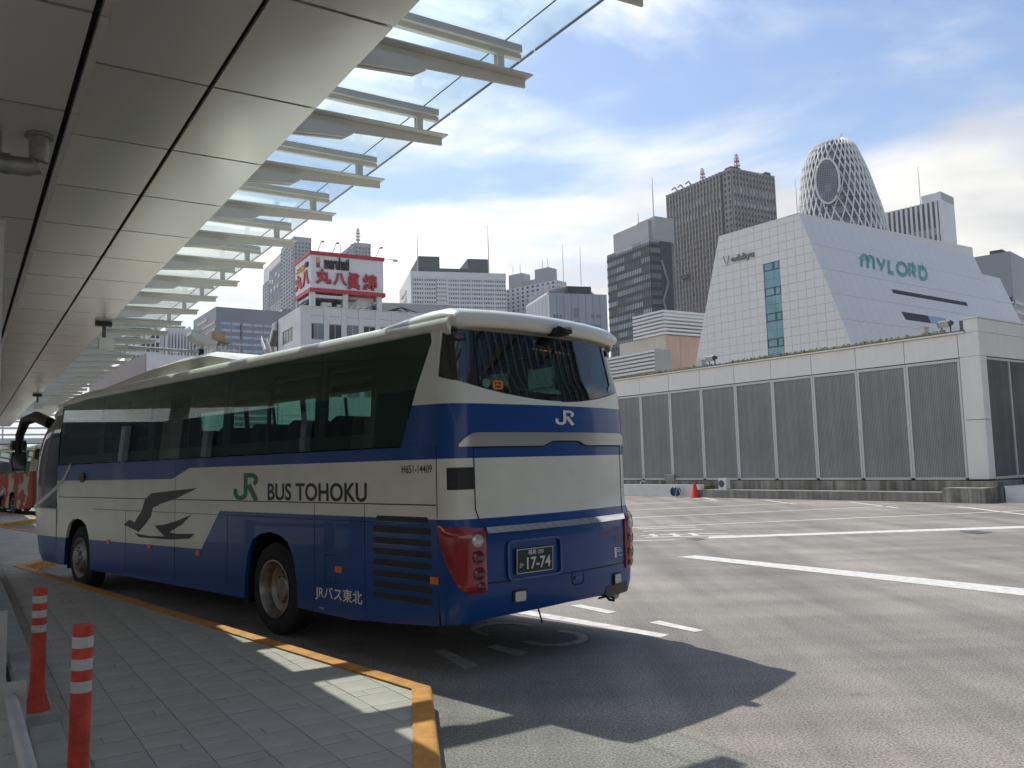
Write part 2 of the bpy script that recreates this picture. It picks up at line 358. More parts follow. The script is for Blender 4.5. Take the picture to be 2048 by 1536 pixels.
for i, (t, p) in enumerate(polys):
    dz = random.uniform(-.0012, .0012)
    if i < 300 and vis(t):
        c = ls((t[0]+t[1])/2, (t[2]+t[3])/2, SWZ-.006+dz)
        key = (round(t[1]-t[0], 4), round(t[3]-t[2], 4)) if len(p) == 4 and abs(p[0][0]-t[0]) < 1e-6 and abs(p[2][0]-t[1]) < 1e-6 and abs(p[2][1]-t[3]) < 1e-6 and abs(p[0][1]-t[2]) < 1e-6 else None
        if key and key in cache: me = cache[key]
        else:
            cl, cs_ = (t[0]+t[1])/2, (t[2]+t[3])/2
            me = MB().prism([(a-cl, b-cs_) for a, b in p], lambda a, b: ls(a, b, -.03), lambda a, b: ls(a, b, .006)).mesh('paver', M['paver'], fix=True)
            if key: cache[key] = me
        o = link('paver', me, sidewalk); o.location = c
    else: rest.prism(p, lambda a, b: ls(a, b, SWZ-.03), lambda a, b: ls(a, b, SWZ+dz))
stuff(rest.build('far_pavers', M['paver'], sidewalk, fix=True))
# the rest of the walk in plain slabs (out of view or far)
MB().prism([(.36, -25), (-3.9, -25), (-3.9, 60), (.36, 60)], lambda a, b: ls(a, b, SWZ-.03), lambda a, b: ls(a, b, SWZ+.0)).build('slab', M['paver'], sidewalk, fix=True)
for k in (-1, 1, 2):
    o_ = k*period
    MB().prism([(.58, 1.75+o_), (.86, 1.75+o_), (2.82, 5.7+o_), (.86, 18.2+o_), (.58, 18.2+o_)], lambda a, b: ls(a, b, SWZ-.03), lambda a, b: ls(a, b, SWZ-.004)).build('slab', M['paver'], sidewalk, fix=True)
# ------------------------------------------------------------------ orange painted kerb
M['kerb'] = mat('orange_kerb_paint', (.62, .27, .045), .6, var=.3, vscale=7, bump=.15, bscale=50)
kerb = structure(bpy.data.objects.new('kerb', None)); COL.objects.link(kerb); 
prof = [(-.15, 0), (-.15, SWZ+.012), (-.03, SWZ+.012), (-.012, SWZ+.008), (0, SWZ-.008), (.004, -.02), (-.10, -.02)]
kpts = [ls(*q) for q in outer[1:9]]
def kn(i):          # mitred normal, towards the road
    ds = [(kpts[k+1]-kpts[k]).normalized() for k in (i-1, i) if 0 <= k < len(kpts)-1]
    ns = [Vector((d.y, -d.x, 0)) for d in ds]; m_ = sum(ns, Vector((0, 0, 0))).normalized(); return m_/max(.3, m_.dot(ns[0]))
for i in range(len(kpts)-1):
    A, B_ = kpts[i], kpts[i+1]; d = (B_-A).normalized(); n0 = Vector((d.y, -d.x, 0)); nseg = max(1, round((B_-A).length/1.2))
    for k in range(nseg):
        p0 = A+(B_-A)*(k/nseg)+(d*.001 if k else d*0); p1 = A+(B_-A)*((k+1)/nseg)-(d*.001 if k < nseg-1 else d*0)
        na = kn(i) if k == 0 else n0; nb = kn(i+1) if k == nseg-1 else n0
        MB().prism(prof, lambda a, z: p0+na*a+Vector((0, 0, z)), lambda a, z: p1+nb*a+Vector((0, 0, z))).build('kerbstone', M['kerb'], kerb, fix=True)
# ------------------------------------------------------------------ low pale kerb along the fence
M['pale_kerb'] = mat('pale_concrete', (.36, .36, .33), .85, var=.2, vscale=4, bump=.25, bscale=40)
fk = structure(bpy.data.objects.new('fence_kerb', None)); COL.objects.link(fk)
s_ = -2.0
while s_ < 46:
    MB().prism([(.40, .06), (.40, .235), (.415, .25), (.56, .25), (.575, .235), (.575, .06)], lambda a, z: ls(a, s_+.004, z), lambda a, z: ls(a, s_+.596, z)).build('kerb_block', M['pale_kerb'], fk, fix=True)
    s_ += .6

# ================================================================== CANOPY of the terminal, in (l, s, z)
canopy = thing('terminal_canopy', 'long bus terminal canopy with metal soffit, white beams and glass edge above the bus', 'canopy', (0, 0, 0), R(33.0))
def soffit_mat(name, col, rough):
    m, t, p = nodes(name); p.inputs['Metallic'].default_value = .5; p.inputs['Roughness'].default_value = rough
    tcn = t.nodes.new('ShaderNodeTexCoord'); n = t.nodes.new('ShaderNodeTexNoise'); n.inputs['Scale'].default_value = .9; n.inputs['Detail'].default_value = 5; t.links.new(tcn.outputs['Object'], n.inputs['Vector'])
    oi = t.nodes.new('ShaderNodeObjectInfo'); rp = t.nodes.new('ShaderNodeMapRange'); rp.inputs[3].default_value = .93; rp.inputs[4].default_value = 1.05; t.links.new(oi.outputs['Random'], rp.inputs[0])
    mm = t.nodes.new('ShaderNodeMix'); mm.data_type = 'RGBA'; mm.blend_type = 'MULTIPLY'; mm.inputs[0].default_value = 1; mm.inputs[6].default_value = col + (1,); t.links.new(rp.outputs[0], mm.inputs[7]); t.links.new(mm.outputs[2], p.inputs['Base Color'])
    b = t.nodes.new('ShaderNodeBump'); b.inputs['Strength'].default_value = .12; b.inputs['Distance'].default_value = .05; t.links.new(n.outputs[0], b.inputs['Height']); t.links.new(b.outputs[0], p.inputs['Normal'])
    return m
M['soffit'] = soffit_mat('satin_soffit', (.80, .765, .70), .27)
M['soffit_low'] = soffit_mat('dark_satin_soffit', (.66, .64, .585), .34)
M['beam'] = mat('beam_paint', (.70, .69, .64), .5, var=.05)
M['canopy_glass'] = glass('canopy_glass', (.915, .974, .966), 1.0)
S0, S1 = -7, 35           # joints at 4.88 + 1.47 k
J = lambda k: 4.88+1.47*k
ZS = 4.665; ZL = 4.275
me1 = MB().prism([(1.523, 0), (2.32, 0), (2.32, .03), (1.523, .03)], lambda a, z: (a-1.92, -.719, z), lambda a, z: (a-1.92, .719, z)).mesh('soffit_panel', M['soffit'], fix=True)
me2 = MB().prism([(.64, 0), (1.487, 0), (1.487, .03), (.64, .03)], lambda a, z: (a-1.06, -.719, z), lambda a, z: (a-1.06, .719, z)).mesh('soffit_panel', M['soffit'], fix=True)
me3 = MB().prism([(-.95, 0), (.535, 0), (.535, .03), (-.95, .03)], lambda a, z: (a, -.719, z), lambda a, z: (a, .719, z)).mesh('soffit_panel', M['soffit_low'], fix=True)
me4 = MB().box(.575, .622, -.729, .729, 0, .37).mesh('edge_trim', M['soffit_low'])
for k in range(S0, S1):
    y = J(k)+.735
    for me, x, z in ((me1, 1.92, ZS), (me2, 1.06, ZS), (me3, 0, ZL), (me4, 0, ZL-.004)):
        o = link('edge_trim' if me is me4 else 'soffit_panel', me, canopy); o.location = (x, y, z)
MB().box(.63, 2.30, J(S0), J(S1), ZS+.045, ZS+.06).build('joint_backing', M['darkgap'], canopy)
MB().box(-1.0, .60, J(S0), J(S1), ZL+.045, ZL+.06).build('joint_backing', M['darkgap'], canopy)
MB().box(-3.9, -1.0, J(S0), J(S1), ZL+.0, ZL+.03).build('inner_soffit', M['beam'], canopy)  # unseen part, pale and cut short with the deck to let fill light in
MB().prism([(-3.9, 4.72), (2.26, 4.76), (2.26, 5.05), (2.0, 5.5), (-3.9, 5.6)], lambda a, z: (a, J(S0), z), lambda a, z: (a, J(S1), z)).build('roof_deck', M['beam'], canopy, fix=True)
# beams, posts, rails, glass
def beam_mesh():
    mb = MB(); H0 = CAM_H
    zt = lambda l: H0+3.20+.012*(l-3.88)
    zb = lambda l: H0+3.115-.085*(3.88-l)/1.6
    mb.prism([(2.0, zb(2.0)), (3.88, zb(3.88)), (3.88, zt(3.88)-.014), (2.0, zt(2.0)-.014)], lambda a, z: (a, -.009, z), lambda a, z: (a, .009, z))
    mb.prism([(2.0, zt(2.0)-.012), (3.90, zt(3.9)-.012), (3.90, zt(3.9)), (2.0, zt(2.0))], lambda a, z: (a, -.10, z), lambda a, z: (a, .10, z))
    return mb.mesh('beam', M['beam'])
def haunch_mesh():
    H0 = CAM_H; mb = MB()
    mb.prism([(2.0, H0+2.93), (2.86, H0+3.0), (2.97, H0+3.07), (2.97, H0+3.10), (2.0, H0+3.10)], lambda a, z: (a, -.05, z), lambda a, z: (a, -.011, z))
    mb.prism([(2.0, H0+2.93), (2.86, H0+3.0), (2.97, H0+3.07), (2.97, H0+3.10), (2.0, H0+3.10)], lambda a, z: (a, .011, z), lambda a, z: (a, .05, z))
    return mb.mesh('haunch', M['beam'])
bm_, hm_ = beam_mesh(), haunch_mesh()
pm_ = MB().box(3.60, 3.665, -.03, -.018, CAM_H+3.2, CAM_H+3.385).box(3.60, 3.665, .018, .03, CAM_H+3.2, CAM_H+3.385).lathe([(.0, -.04), (.012, -.04), (.012, .04), (0, .04)], (3.632, 0, CAM_H+3.33), (0, 1, 0), 8).mesh('post', M['beam'])
rm_ = MB().box(2.05, 3.82, -.07, .07, CAM_H+3.385, CAM_H+3.445).box(2.05, 3.84, -.025, .025, CAM_H+3.345, CAM_H+3.385).mesh('rail', M['beam'])
sm_ = MB().box(2.05, 3.80, -.018, .018, CAM_H+3.4452, CAM_H+3.462).mesh('rubber_seal', M['black'])
gm_ = MB().box(2.2, 3.985, .012, 1.458, CAM_H+3.464, CAM_H+3.476).mesh('glass_panel', M['canopy_glass'])
em_ = MB().box(3.986, 3.996, .012, 1.458, CAM_H+3.46, CAM_H+3.48).mesh('glass_edge', M['cable'])
cm_ = MB().box(3.62, 3.70, .07, .13, CAM_H+3.425, CAM_H+3.455).mesh('clamp', M['alu'])
T0 = 4.18
for k in range(-7, 33):
    y = T0+1.47*k
    if y+1.47 > J(S1): break
    for nm, me in (('beam', bm_), ('haunch', hm_), ('post', pm_), ('rail', rm_), ('rubber_seal', sm_), ('glass_panel', gm_), ('glass_edge', em_), ('clamp', cm_)):
        o = link(nm, me, canopy); o.location = (0, y, 0)
MB().tube([(3.665, T0-7*1.47, CAM_H+3.452), (3.665, J(S1)-1, CAM_H+3.452)], .006, 5).build('tension_rod', M['cable'], canopy)
# ------------------------------------------------------------------ unseen left side: made-up wall shaping fill light and window reflections
M['dark_glass'] = mat('dark_glazing', (.02, .024, .026), .08, var=.05)
unseen_wall = thing('light_shaping_wall', 'unseen grey wall with white parapet and columns, added left of the walkway to shape the light', 'wall', (0, 0, 0), R(33.0))
MB().box(-15.4, -15.0, J(S0)-10, J(S1), 0, 1.2).build('parapet', M['white'], unseen_wall)
MB().box(-15.38, -15.1, J(S0)-10, J(S1), 1.21, 6.6).build('screen', mat('grey_screen', (.11, .11, .105), .7), unseen_wall)
for k in range(0, 13): MB().box(-15.0, -14.7, J(S0)-9+5.88*k, J(S0)-8.7+5.88*k, .15, 5.5).build('column', M['white'], unseen_wall)
for k in range(0, 11): MB().box(-3.3, -3.0, J(S0)+1+5.88*k, J(S0)+1.3+5.88*k, .15, ZL).build('canopy_column', M['white'], canopy)
# ================================================================== THE BUS  (local: x forward, y left, z up; origin on the road under the rear centre)
def livery_mat(name, cream, blue, red=False):
    m, t, p = nodes(name); N_ = t.nodes.new; L_ = t.links.new
    p.inputs['Roughness'].default_value = .3; p.inputs['Coat Weight'].default_value = .3; p.inputs['Specular IOR Level'].default_value = .35; p.inputs['Coat Roughness'].default_value = .03
    tcn = N_('ShaderNodeTexCoord'); sp = N_('ShaderNodeSeparateXYZ'); L_(tcn.outputs['Object'], sp.inputs[0]); X, Y, Z = sp.outputs
    def mth(op, a, b, clamp=False):
        n = N_('ShaderNodeMath'); n.operation = op; n.use_clamp = clamp
        for i, v in enumerate((a, b)):
            if isinstance(v, (int, float)): n.inputs[i].default_value = v
            else: L_(v, n.inputs[i])
        return n.outputs[0]
    def rng(v, a, b, c, d):
        n = N_('ShaderNodeMapRange'); n.clamp = True
        for i, q in enumerate((a, b, c, d)): n.inputs[i+1].default_value = q
        L_(v, n.inputs[0]); return n.outputs[0]
    if red:
        p.inputs['Coat Weight'].default_value = 0; p.inputs['Roughness'].default_value = .6; p.inputs['Specular IOR Level'].default_value = .15
        nz = N_('ShaderNodeTexNoise'); nz.inputs['Scale'].default_value = 1.3; nz.inputs['Detail'].default_value = 5; L_(tcn.outputs['Object'], nz.inputs['Vector'])
        mask = rng(nz.outputs[0], .40, .42, 0, 1); up = mth('LESS_THAN', Z, 2.02); mask = mth('MULTIPLY', mask, up)
    else:
        zl = mth('ADD', rng(X, 4.25, 4.72, 1.32, .85), rng(X, 4.72, 10, 0, -.06))
        zb = rng(X, 5.05, 5.55, 1.84, 1.705)
        lowm = mth('LESS_THAN', Z, zl); upm = mth('MULTIPLY', mth('GREATER_THAN', Z, zb), mth('LESS_THAN', Z, rng(X, .0, .9, 2.315, 2.335)))
        mask = mth('MAXIMUM', lowm, upm)
    dn = N_('ShaderNodeTexNoise'); dn.inputs['Scale'].default_value = 2.5; dn.inputs['Detail'].default_value = 6; L_(tcn.outputs['Object'], dn.inputs['Vector'])
    mxn = N_('ShaderNodeMix'); mxn.data_type = 'RGBA'; mxn.inputs[6].default_value = cream + (1,); mxn.inputs[7].default_value = blue + (1,); L_(mask, mxn.inputs[0])
    dr = N_('ShaderNodeValToRGB'); dr.color_ramp.elements[0].position = .3; dr.color_ramp.elements[0].color = (.9, .9, .89, 1); dr.color_ramp.elements[1].position = .65; dr.color_ramp.elements[1].color = (1, 1, 1, 1); L_(dn.outputs[0], dr.inputs[0])
    m2 = N_('ShaderNodeMix'); m2.data_type = 'RGBA'; m2.blend_type = 'MULTIPLY'; m2.inputs[0].default_value = 1; L_(mxn.outputs[2], m2.inputs[6]); L_(dr.outputs[0], m2.inputs[7]); L_(m2.outputs[2], p.inputs['Base Color'])
    wv = N_('ShaderNodeTexNoise'); wv.inputs['Scale'].default_value = 1.1; wv.inputs['Detail'].default_value = 2; L_(tcn.outputs['Object'], wv.inputs['Vector'])
    bn = N_('ShaderNodeBump'); bn.inputs['Strength'].default_value = .10; bn.inputs['Distance'].default_value = .03; L_(wv.outputs[0], bn.inputs['Height']); L_(bn.outputs[0], p.inputs['Coat Normal'])
    return m
CREAM = (.76, .745, .635); BLUE = (.002, .055, .235)
M['livery'] = livery_mat('bus_livery', CREAM, BLUE)
M['cream'] = mat('cream_paint', CREAM, .3, var=.06, coat=.6)
M['busblue'] = mat('blue_paint', BLUE, .3, var=.05, coat=.7)
M['bus_glass'] = glass('bus_side_glass', (.66, .82, .75), .8, ior=1.45)
M['bus_rear_glass'] = glass('bus_rear_glass', (.30, .40, .37), 1.0, ior=1.75)
M['seat'] = mat('seat_fabric', (.02, .022, .03), .9, var=.3, vscale=20)
M['interior'] = mat('interior_trim', (.05, .05, .05), .8)
M['lens_red'] = mat('red_lens', (.30, .012, .015), .12, coat=.8)
M['lens_dark'] = mat('deep_red_lens', (.12, .008, .01), .1, coat=.8)
M['lens_clear'] = mat('clear_lens', (.5, .5, .48), .12, .3, coat=.8)
M['amber'] = mat('amber_lens', (.75, .16, .01), .3, var=.05)
M['plate'] = mat('green_plate', (.010, .035, .018), .45)
M['logo_green'] = mat('green_print', (.02, .16, .07), .45, var=.03)
M['logo_dark'] = mat('dark_print', (.02, .018, .02), .45, var=.03)
M['logo_white'] = mat('white_print', (.7, .7, .66), .45, var=.03)
M['logo_red'] = mat('red_print', (.45, .04, .03), .45, var=.03)
M['led'] = mat('orange_led', (.8, .25, .03), .4); 
_p = M['led'].node_tree.nodes['Principled BSDF']; _p.inputs['Emission Color'].default_value = (1, .25, .03, 1); _p.inputs['Emission Strength'].default_value = 1.6
HW = 1.25
def lerp(v, tab):
    if v <= tab[0][0]: return tab[0][1]
    for (a, x), (b, y) in zip(tab, tab[1:]):
        if v <= b: return x+(y-x)*(v-a)/(b-a)
    return tab[-1][1]
hw = lambda z: lerp(z, [(.3, 1.215), (.5, 1.25), (1.22, 1.262), (1.36, 1.25), (1.95, 1.25), (2.45, 1.225), (3.0, 1.168), (3.2, 1.12)])
lean = lambda z: lerp(z, [(.35, .02), (.6, -.045), (1.2, -.05), (1.36, 0), (2.2, .0), (2.5, .03), (3.0, .13), (3.2, .17)])
RC, BUL = .24, .10
def surf(u, z, off=0.0):
    """point of the tail surface; u runs from the left side round the tail to the right side"""
    sg = 1 if u >= 0 else -1; u = abs(u); h = hw(z); al = math.atan(2*BUL*1.02)
    ye = h-RC+RC*math.sin(al); xc = lambda y: lean(z)-.055+BUL*y*y
    if u <= ye:
        y = u; x = xc(y); n = Vector((-1, 2*BUL*y, 0)).normalized()
    else:
        al2 = math.atan(2*BUL*ye); cx = xc(ye)+RC*math.cos(al2); cy_ = ye-RC*math.sin(al2)
        a = al2+(u-ye)/RC
        if a <= math.pi/2: x = cx-RC*math.cos(a); y = cy_+RC*math.sin(a); n = Vector((-math.cos(a), math.sin(a), 0))
        else: x = cx+(a-math.pi/2)*RC; y = cy_+RC; n = Vector((0, 1, 0))
    P = Vector((x, y, z))+n*off; P.y *= sg
    return P
def surf_end(z):
    """u where the surface reaches x = .30 on the side"""
    h = hw(z); al = math.atan(2*BUL*1.02); ye = h-RC+RC*math.sin(al); al2 = math.atan(2*BUL*ye); cx = lean(z)-.055+BUL*ye*ye+RC*math.cos(al2)
    return ye+RC*(math.pi/2-al2)+(.30-cx)
UC = [0, .1, .2, .3, .4, .5, .6, .7, .8, .9, .97, 1.04, 1.09, 1.14, 1.19, 1.24, 1.29, 1.34, 1.39]
def columns(z):
    e = surf_end(z); c = [u for u in UC if u < e-.02] + [e]
    while len(c) < len(UC)+1: c.insert(-1, c[-1]-.01*(len(UC)+1-len(c)))
    c = sorted(c); return [-u for u in c[::-1] if u > 0] + c
zw = lambda u: 2.352+.135*min(1.3, abs(u)/1.05)**1.9            # lower edge of the rear window
zbot = lambda u: lerp(abs(u), [(0, .49), (.9, .47), (1.1, .45), (1.45, .42)])
def patch(mb, rows, off0, off1, mi=0):
    """thick patch on the tail: rows = list of lists of (u,z)"""
    mb.slab([[surf(u, z, off1) for u, z in r] for r in rows], [[surf(u, z, off0) for u, z in r] for r in rows], mi); return mb
def strip(mb, pts, w, off=.004, mi=0, thick=.006):
    """narrow band following the tail surface through (u,z) points"""
    vs, fs = ribbon(pts, w)
    n = len(vs); mb.add([surf(u, z, off) for u, z in vs] + [surf(u, z, off-thick) for u, z in vs], fs + [(i, i+1, n+i+1, n+i) for i in range(n//2-1)] + [(n//2+i, n//2+i+1, n+n//2+i+1, n+n//2+i) for i in range(n//2-1)], mi); return mb
def dense(a, b, n=12): return [(a[0]+(b[0]-a[0])*i/n, a[1]+(b[1]-a[1])*i/n) for i in range(n+1)]
def wheel(bus, x, side, rear):
    yo = side*(HW-.05); ax = (0, side, 0); c = (x, 0, .5)
    t = MB().lathe([(.30, -.26), (.42, -.27), (.485, -.24), (.497, -.20), (.497, -.07), (.485, -.03), (.43, .0), (.33, -.004), (.30, -.02)], (x, yo, .5), ax, 40).build('tyre', M['rubber'], bus, smooth=True)
    if rear: pr = [(.305, -.02), (.312, .004), (.298, .006), (.285, -.02), (.268, -.12), (.225, -.155), (.13, -.16), (.12, -.10), (.10, -.085), (0, -.085)]
    else: pr = [(.305, -.02), (.312, .004), (.298, .006), (.285, -.01), (.262, -.05), (.24, -.02), (.19, .03), (.125, .035), (.12, .06), (.10, .075), (0, .075)]
    MB().lathe(pr, (x, yo, .5), ax, 40).build('rim', M['rimmetal'], t, smooth=True)
    nb = MB()
    for k in range(10):
        a = 2*math.pi*k/10; rr = .168; y0, y1 = (-.16, -.12) if rear else (.03, .055)
        nb.lathe([(.0, y1), (.016, y1), (.016, y0)], (x+rr*math.cos(a), yo, .5+rr*math.sin(a)), ax, 8)
    nb.build('wheel_nuts', M['rimmetal'], t)
    return t
M['rimmetal'] = mat('dull_rim_metal', (.36, .34, .31), .42, .8, var=.35, vscale=9)
def arch_poly(cx, r, z0):
    return [(cx+r*math.cos(R(a)), max(z0, .5+r*math.sin(R(a)))) for a in range(180, -1, -12)]

def make_bus(loc, rz, label, full=True, lv='livery', cream='cream', blue='busblue'):
    bus = thing('coach_bus', label, 'bus', loc, rz)
    B = lambda mb, name, m, smooth=False, angle=35, parent=bus: mb.build(name, M[m] if isinstance(m, str) else m, parent, smooth, True, angle)
    # ---- lower side panels with wheel openings
    XR, XF = 3.10, 8.95
    for sg in (1, -1):
        zb = .36
        def arch(cx, r, top):       # squarish wheel arch, from front to rear
            return [(cx-r, zb), (cx-r+.02, .62), (cx-r*.86, .86), (cx-r*.66, 1.02), (cx-r*.36, 1.09), (cx, top), (cx+r*.36, 1.09), (cx+r*.66, 1.02), (cx+r*.86, .86), (cx+r-.02, .62), (cx+r, zb)]
        poly = [(.30, .42)] + [(.9, zb+.02), (1.6, zb-.02)] + arch(XR, .56, 1.115) + arch(XF, .57, 1.115) + [(9.9, .36), (9.9, 1.955), (.30, 1.955)]
        mb = MB().prism(poly, lambda a, z: (a, sg*(HW-.045), z), lambda a, z: (a, sg*HW, z)); B(mb, 'side_panel', lv)
        # ---- dark wheel wells
        for cx in (XR, XF): MB().box(cx-.56, cx+.56, min(sg*.62, sg*(HW-.047)), max(sg*.62, sg*(HW-.047)), 1.13, 1.17).box(cx-.58, cx-.565, min(sg*.62, sg*(HW-.05)), max(sg*.62, sg*(HW-.05)), .3, 1.13).box(cx+.565, cx+.58, min(sg*.62, sg*(HW-.05)), max(sg*.62, sg*(HW-.05)), .3, 1.13).box(cx-.56, cx+.56, min(sg*.60, sg*.62), max(sg*.60, sg*.62), .3, 1.13).build('wheel_well', M['black'], bus)
        wheel(bus, XR, sg, True); wheel(bus, XF, sg, False)
        # ---- upper side: pillar, frame and panes on the inward leaning plane
        sy = lambda z: hw(z)
        def S(x, z, off=0.0): return (x, sg*(sy(z)+off), z)
        def side_slab(name, poly, off0, off1, m, par=bus):
            return B(MB().prism(poly, lambda a, z: S(a, z, off0), lambda a, z: S(a, z, off1)), name, m, parent=par)
        zt, zm = 2.985, 2.47
        edge = lambda z: lerp(z, [(1.955, .79), (2.47, .585), (2.985, .37)])
        # pillar behind the last pane (bent at mid height to follow the lean)
        mb = MB()
        for z0, z1 in ((1.956, 2.2), (2.2, 2.47), (2.47, 2.75), (2.75, zt)):
            mb.hexa([S(.30, z0, -.03), S(edge(z0), z0, -.03), S(edge(z0), z0, 0), S(.30, z0, 0), S(.30, z1, -.03), S(edge(z1), z1, -.03), S(edge(z1), z1, 0), S(.30, z1, 0)])
        B(mb, 'rear_pillar', lv)
        def band(x0f, x1f, za, zb_, o0, o1, mb):
            zs = [za] + [q for q in (2.2, 2.47, 2.75) if za < q < zb_] + [zb_]
            for a, b in zip(zs, zs[1:]):
                mb.hexa([S(x0f(a), a, o0), S(x1f(a), a, o0), S(x1f(a), a, o1), S(x0f(a), a, o1), S(x0f(b), b, o0), S(x1f(b), b, o0), S(x1f(b), b, o1), S(x0f(b), b, o1)])
            return mb
        c_ = lambda v: (lambda z: v)
        cuts = [4.14, 2.15, 5.60, 6.5, 8.1, 9.9]
        xs = [None, 2.15, 4.14, 6.30, 8.10, 9.86]
        for i in range(5):
            x0 = (lambda z: edge(z)+.012) if i == 0 else c_(xs[i]+.008); x1 = c_(xs[i+1]-.008)
            pane = B(band(x0, x1, 1.965, zt-.005, -.010, -.004, MB()), 'window_pane', 'bus_glass')
        # body frame behind the glass: posts, top and bottom bands
        mb = MB(); wds = [(.30, 1.28)] if sg == 1 else [(.30, 1.0)]
        band(lambda z: edge(z)+.02, c_(1.28 if sg == 1 else .95), 1.97, zt-.01, -.05, -.014, mb)
        pw_ = .10 if sg == 1 else .05
        for x in xs[1:]: band(c_(x-pw_), c_(x+pw_), 1.97, zt-.01, -.05, -.014, mb)
        band(lambda z: edge(z)+.03, c_(9.85), 1.97, 2.10, -.051, -.0145, mb); band(lambda z: edge(z)+.03, c_(9.85), 2.82 if sg == 1 else 2.90, zt-.012, -.051, -.0145, mb)
        B(mb, 'window_frame', 'black')
        for x in (3.2, 5.15, 7.2): B(band(c_(x-.02), c_(x+.02), 2.10, 2.82, -.045, -.0142, MB()), 'window_divider', 'black')
    # ---- roof
    def roof_y(x): return lerp(x, [(0, 0), (9.4, 0), (10.2, .03), (10.7, .10)])
    def roof_z(x): return lerp(x, [(0, 0), (8.9, 0), (9.6, -.035), (10.2, -.10), (10.7, -.20)])
    prof = [(1.171, 2.986), (1.182, 3.0), (1.184, 3.03), (1.165, 3.075), (1.12, 3.112), (1.0, 3.145), (.7, 3.168), (.35, 3.178), (0, 3.18)]
    prof = prof + [(-y, z) for y, z in prof[-2::-1]]
    rows = [[(x, y*(1-roof_y(x)), z+roof_z(x)) for y, z in prof] for x in (.20, .8, 2, 4, 6, 8, 8.9, 9.3, 9.6, 9.9, 10.2, 10.45, 10.7)]
    rows2 = [[(x, y*.96, z-.05) for x, y, z in r] for r in rows]
    B(MB().slab(rows, rows2), 'roof', cream, smooth=True)
    # ---- roof air conditioning housing
    sec = lambda k, zt_: [(-.95*k, 3.12), (-.93*k, 3.12+(zt_-3.12)*.75), (-.82*k, zt_), (.82*k, zt_), (.93*k, 3.12+(zt_-3.12)*.75), (.95*k, 3.12)]
    rows = [[(x, y, z) for y, z in sec(k, zz)] for x, k, zz in ((4.35, .96, 3.16), (5.2, 1, 3.36), (6.1, 1, 3.375), (7.2, 1, 3.33), (8.4, .99, 3.22), (9.3, .97, 3.14))]
    mb = MB().grid(rows); mb.add(rows[0], [tuple(range(6))]); mb.add(rows[-1], [tuple(range(6))]); B(mb, 'roof_unit', cream, smooth=True, angle=25)
    # ---- tail shell
    cols = columns(1.0); n = len(cols)
    fr = [0, .06, .12, .2, .3, .38, .43, .465, .5, .56, .64, .72, .8, .88, .94, 1]
    rows_o, rows_i = [], []
    for f in fr:
        ro, ri = [], []
        for j in range(n):
            u = cols[j]; z = zbot(u)+(zw(u)-zbot(u))*f; uu = columns(z)[j] if abs(u) > 1.39 else u
            ro.append(surf(uu, z, 0)); ri.append(surf(uu, z, -.03))
        rows_o.append(ro); rows_i.append(ri)
    tail = B(MB().slab(rows_o, rows_i), 'tail_panel', lv, smooth=True)
    # ---- rear window, wrapped round the corners
    def grows(z0f, z1f, us, k=9): return [[(u, z0f(u)+(z1f(u)-z0f(u))*i/k) for u in us] for i in range(k+1)]
    ue = 1.335
    usw = [-ue, -1.26, -1.19, -1.12, -1.04, -.95] + [i*.1 for i in range(-9, 10)] + [.95, 1.04, 1.12, 1.19, 1.26, ue]
    patch(g := MB(), grows(lambda u: zw(u)+.008, lambda u: 2.985, usw), -.012, -.004); rw = B(g, 'rear_window', 'bus_rear_glass', smooth=True)
    # black ceramic border inside the glass
    mb = MB(); patch(mb, grows(lambda u: zw(u)+.01, lambda u: zw(u)+.075, usw, 2), -.03, -.016); patch(mb, grows(lambda u: 2.90, lambda u: 2.98, usw, 2), -.03, -.016)
    for sg in (1, -1): patch(mb, grows(lambda u: zw(u)+.076, lambda u: 2.899, [sg*q for q in (.93, 1.0, 1.08, 1.16, 1.25, ue)], 4), -.03, -.016)
    B(mb, 'window_border', 'black', parent=rw)
    mb = MB(); strip(mb, dense((.935, zw(.93)+.02), (.905, 2.97)), .012, .003); strip(mb, dense((-.935, zw(.93)+.02), (-.905, 2.97)), .012, .003); B(mb, 'window_joint', 'darkgap', parent=rw)
    # corner posts between rear window and side pillar
    for sg in (1, -1):
        mb = MB(); rws = []
        for i in range(7):
            z = zw(ue)-.0+(2.985-zw(ue))*i/6; e = surf_end(z); rws.append([(sg*(ue+.006+(e-.001-ue-.006)*k/4), z+.002) for k in range(5)])
        patch(mb, rws, -.03, -.001); B(mb, 'corner_post', cream, smooth=True)
    # red marker lamps at the top of the rear window
    for sg in (1, -1):
        mb = MB(); patch(mb, grows(lambda u: 2.885, lambda u: 2.945, [sg*q for q in (1.0, 1.05, 1.10, 1.15)], 1), -.002, .006); l_ = B(mb, 'marker_lamp', 'black')
        mb = MB(); patch(mb, grows(lambda u: 2.90, lambda u: 2.932, [sg*q for q in (1.02, 1.06, 1.10)], 1), .0, .011); B(mb, 'lens', 'lens_dark', parent=l_)
    # ---- spoiler over the rear window
    ys = [-1.15, -1.13, -1.06, -.9, -.6, -.3, 0, .3, .6, .9, 1.06, 1.13, 1.15]
    rws = []
    for y in ys:
        e = abs(y)/1.15; k = 1-.55*max(0, (e-.93)/.07)**2; sx = .085*e*e; dz = -.04*e**3
        pts = [(1.15, 3.165), (.8, 3.20), (.45, 3.222), (.2, 3.218), (.06, 3.19), (.0, 3.14), (-.005, 3.08), (.02, 3.035), (.07, 3.02), (.12, 3.05), (.22, 3.075), (.5, 3.08), (1.0, 3.10)]
        zc_ = 3.09
        rws.append([(x+sx+.03, y, zc_+(z-zc_)*(k if k > .25 else .25)+dz) for x, z in pts])
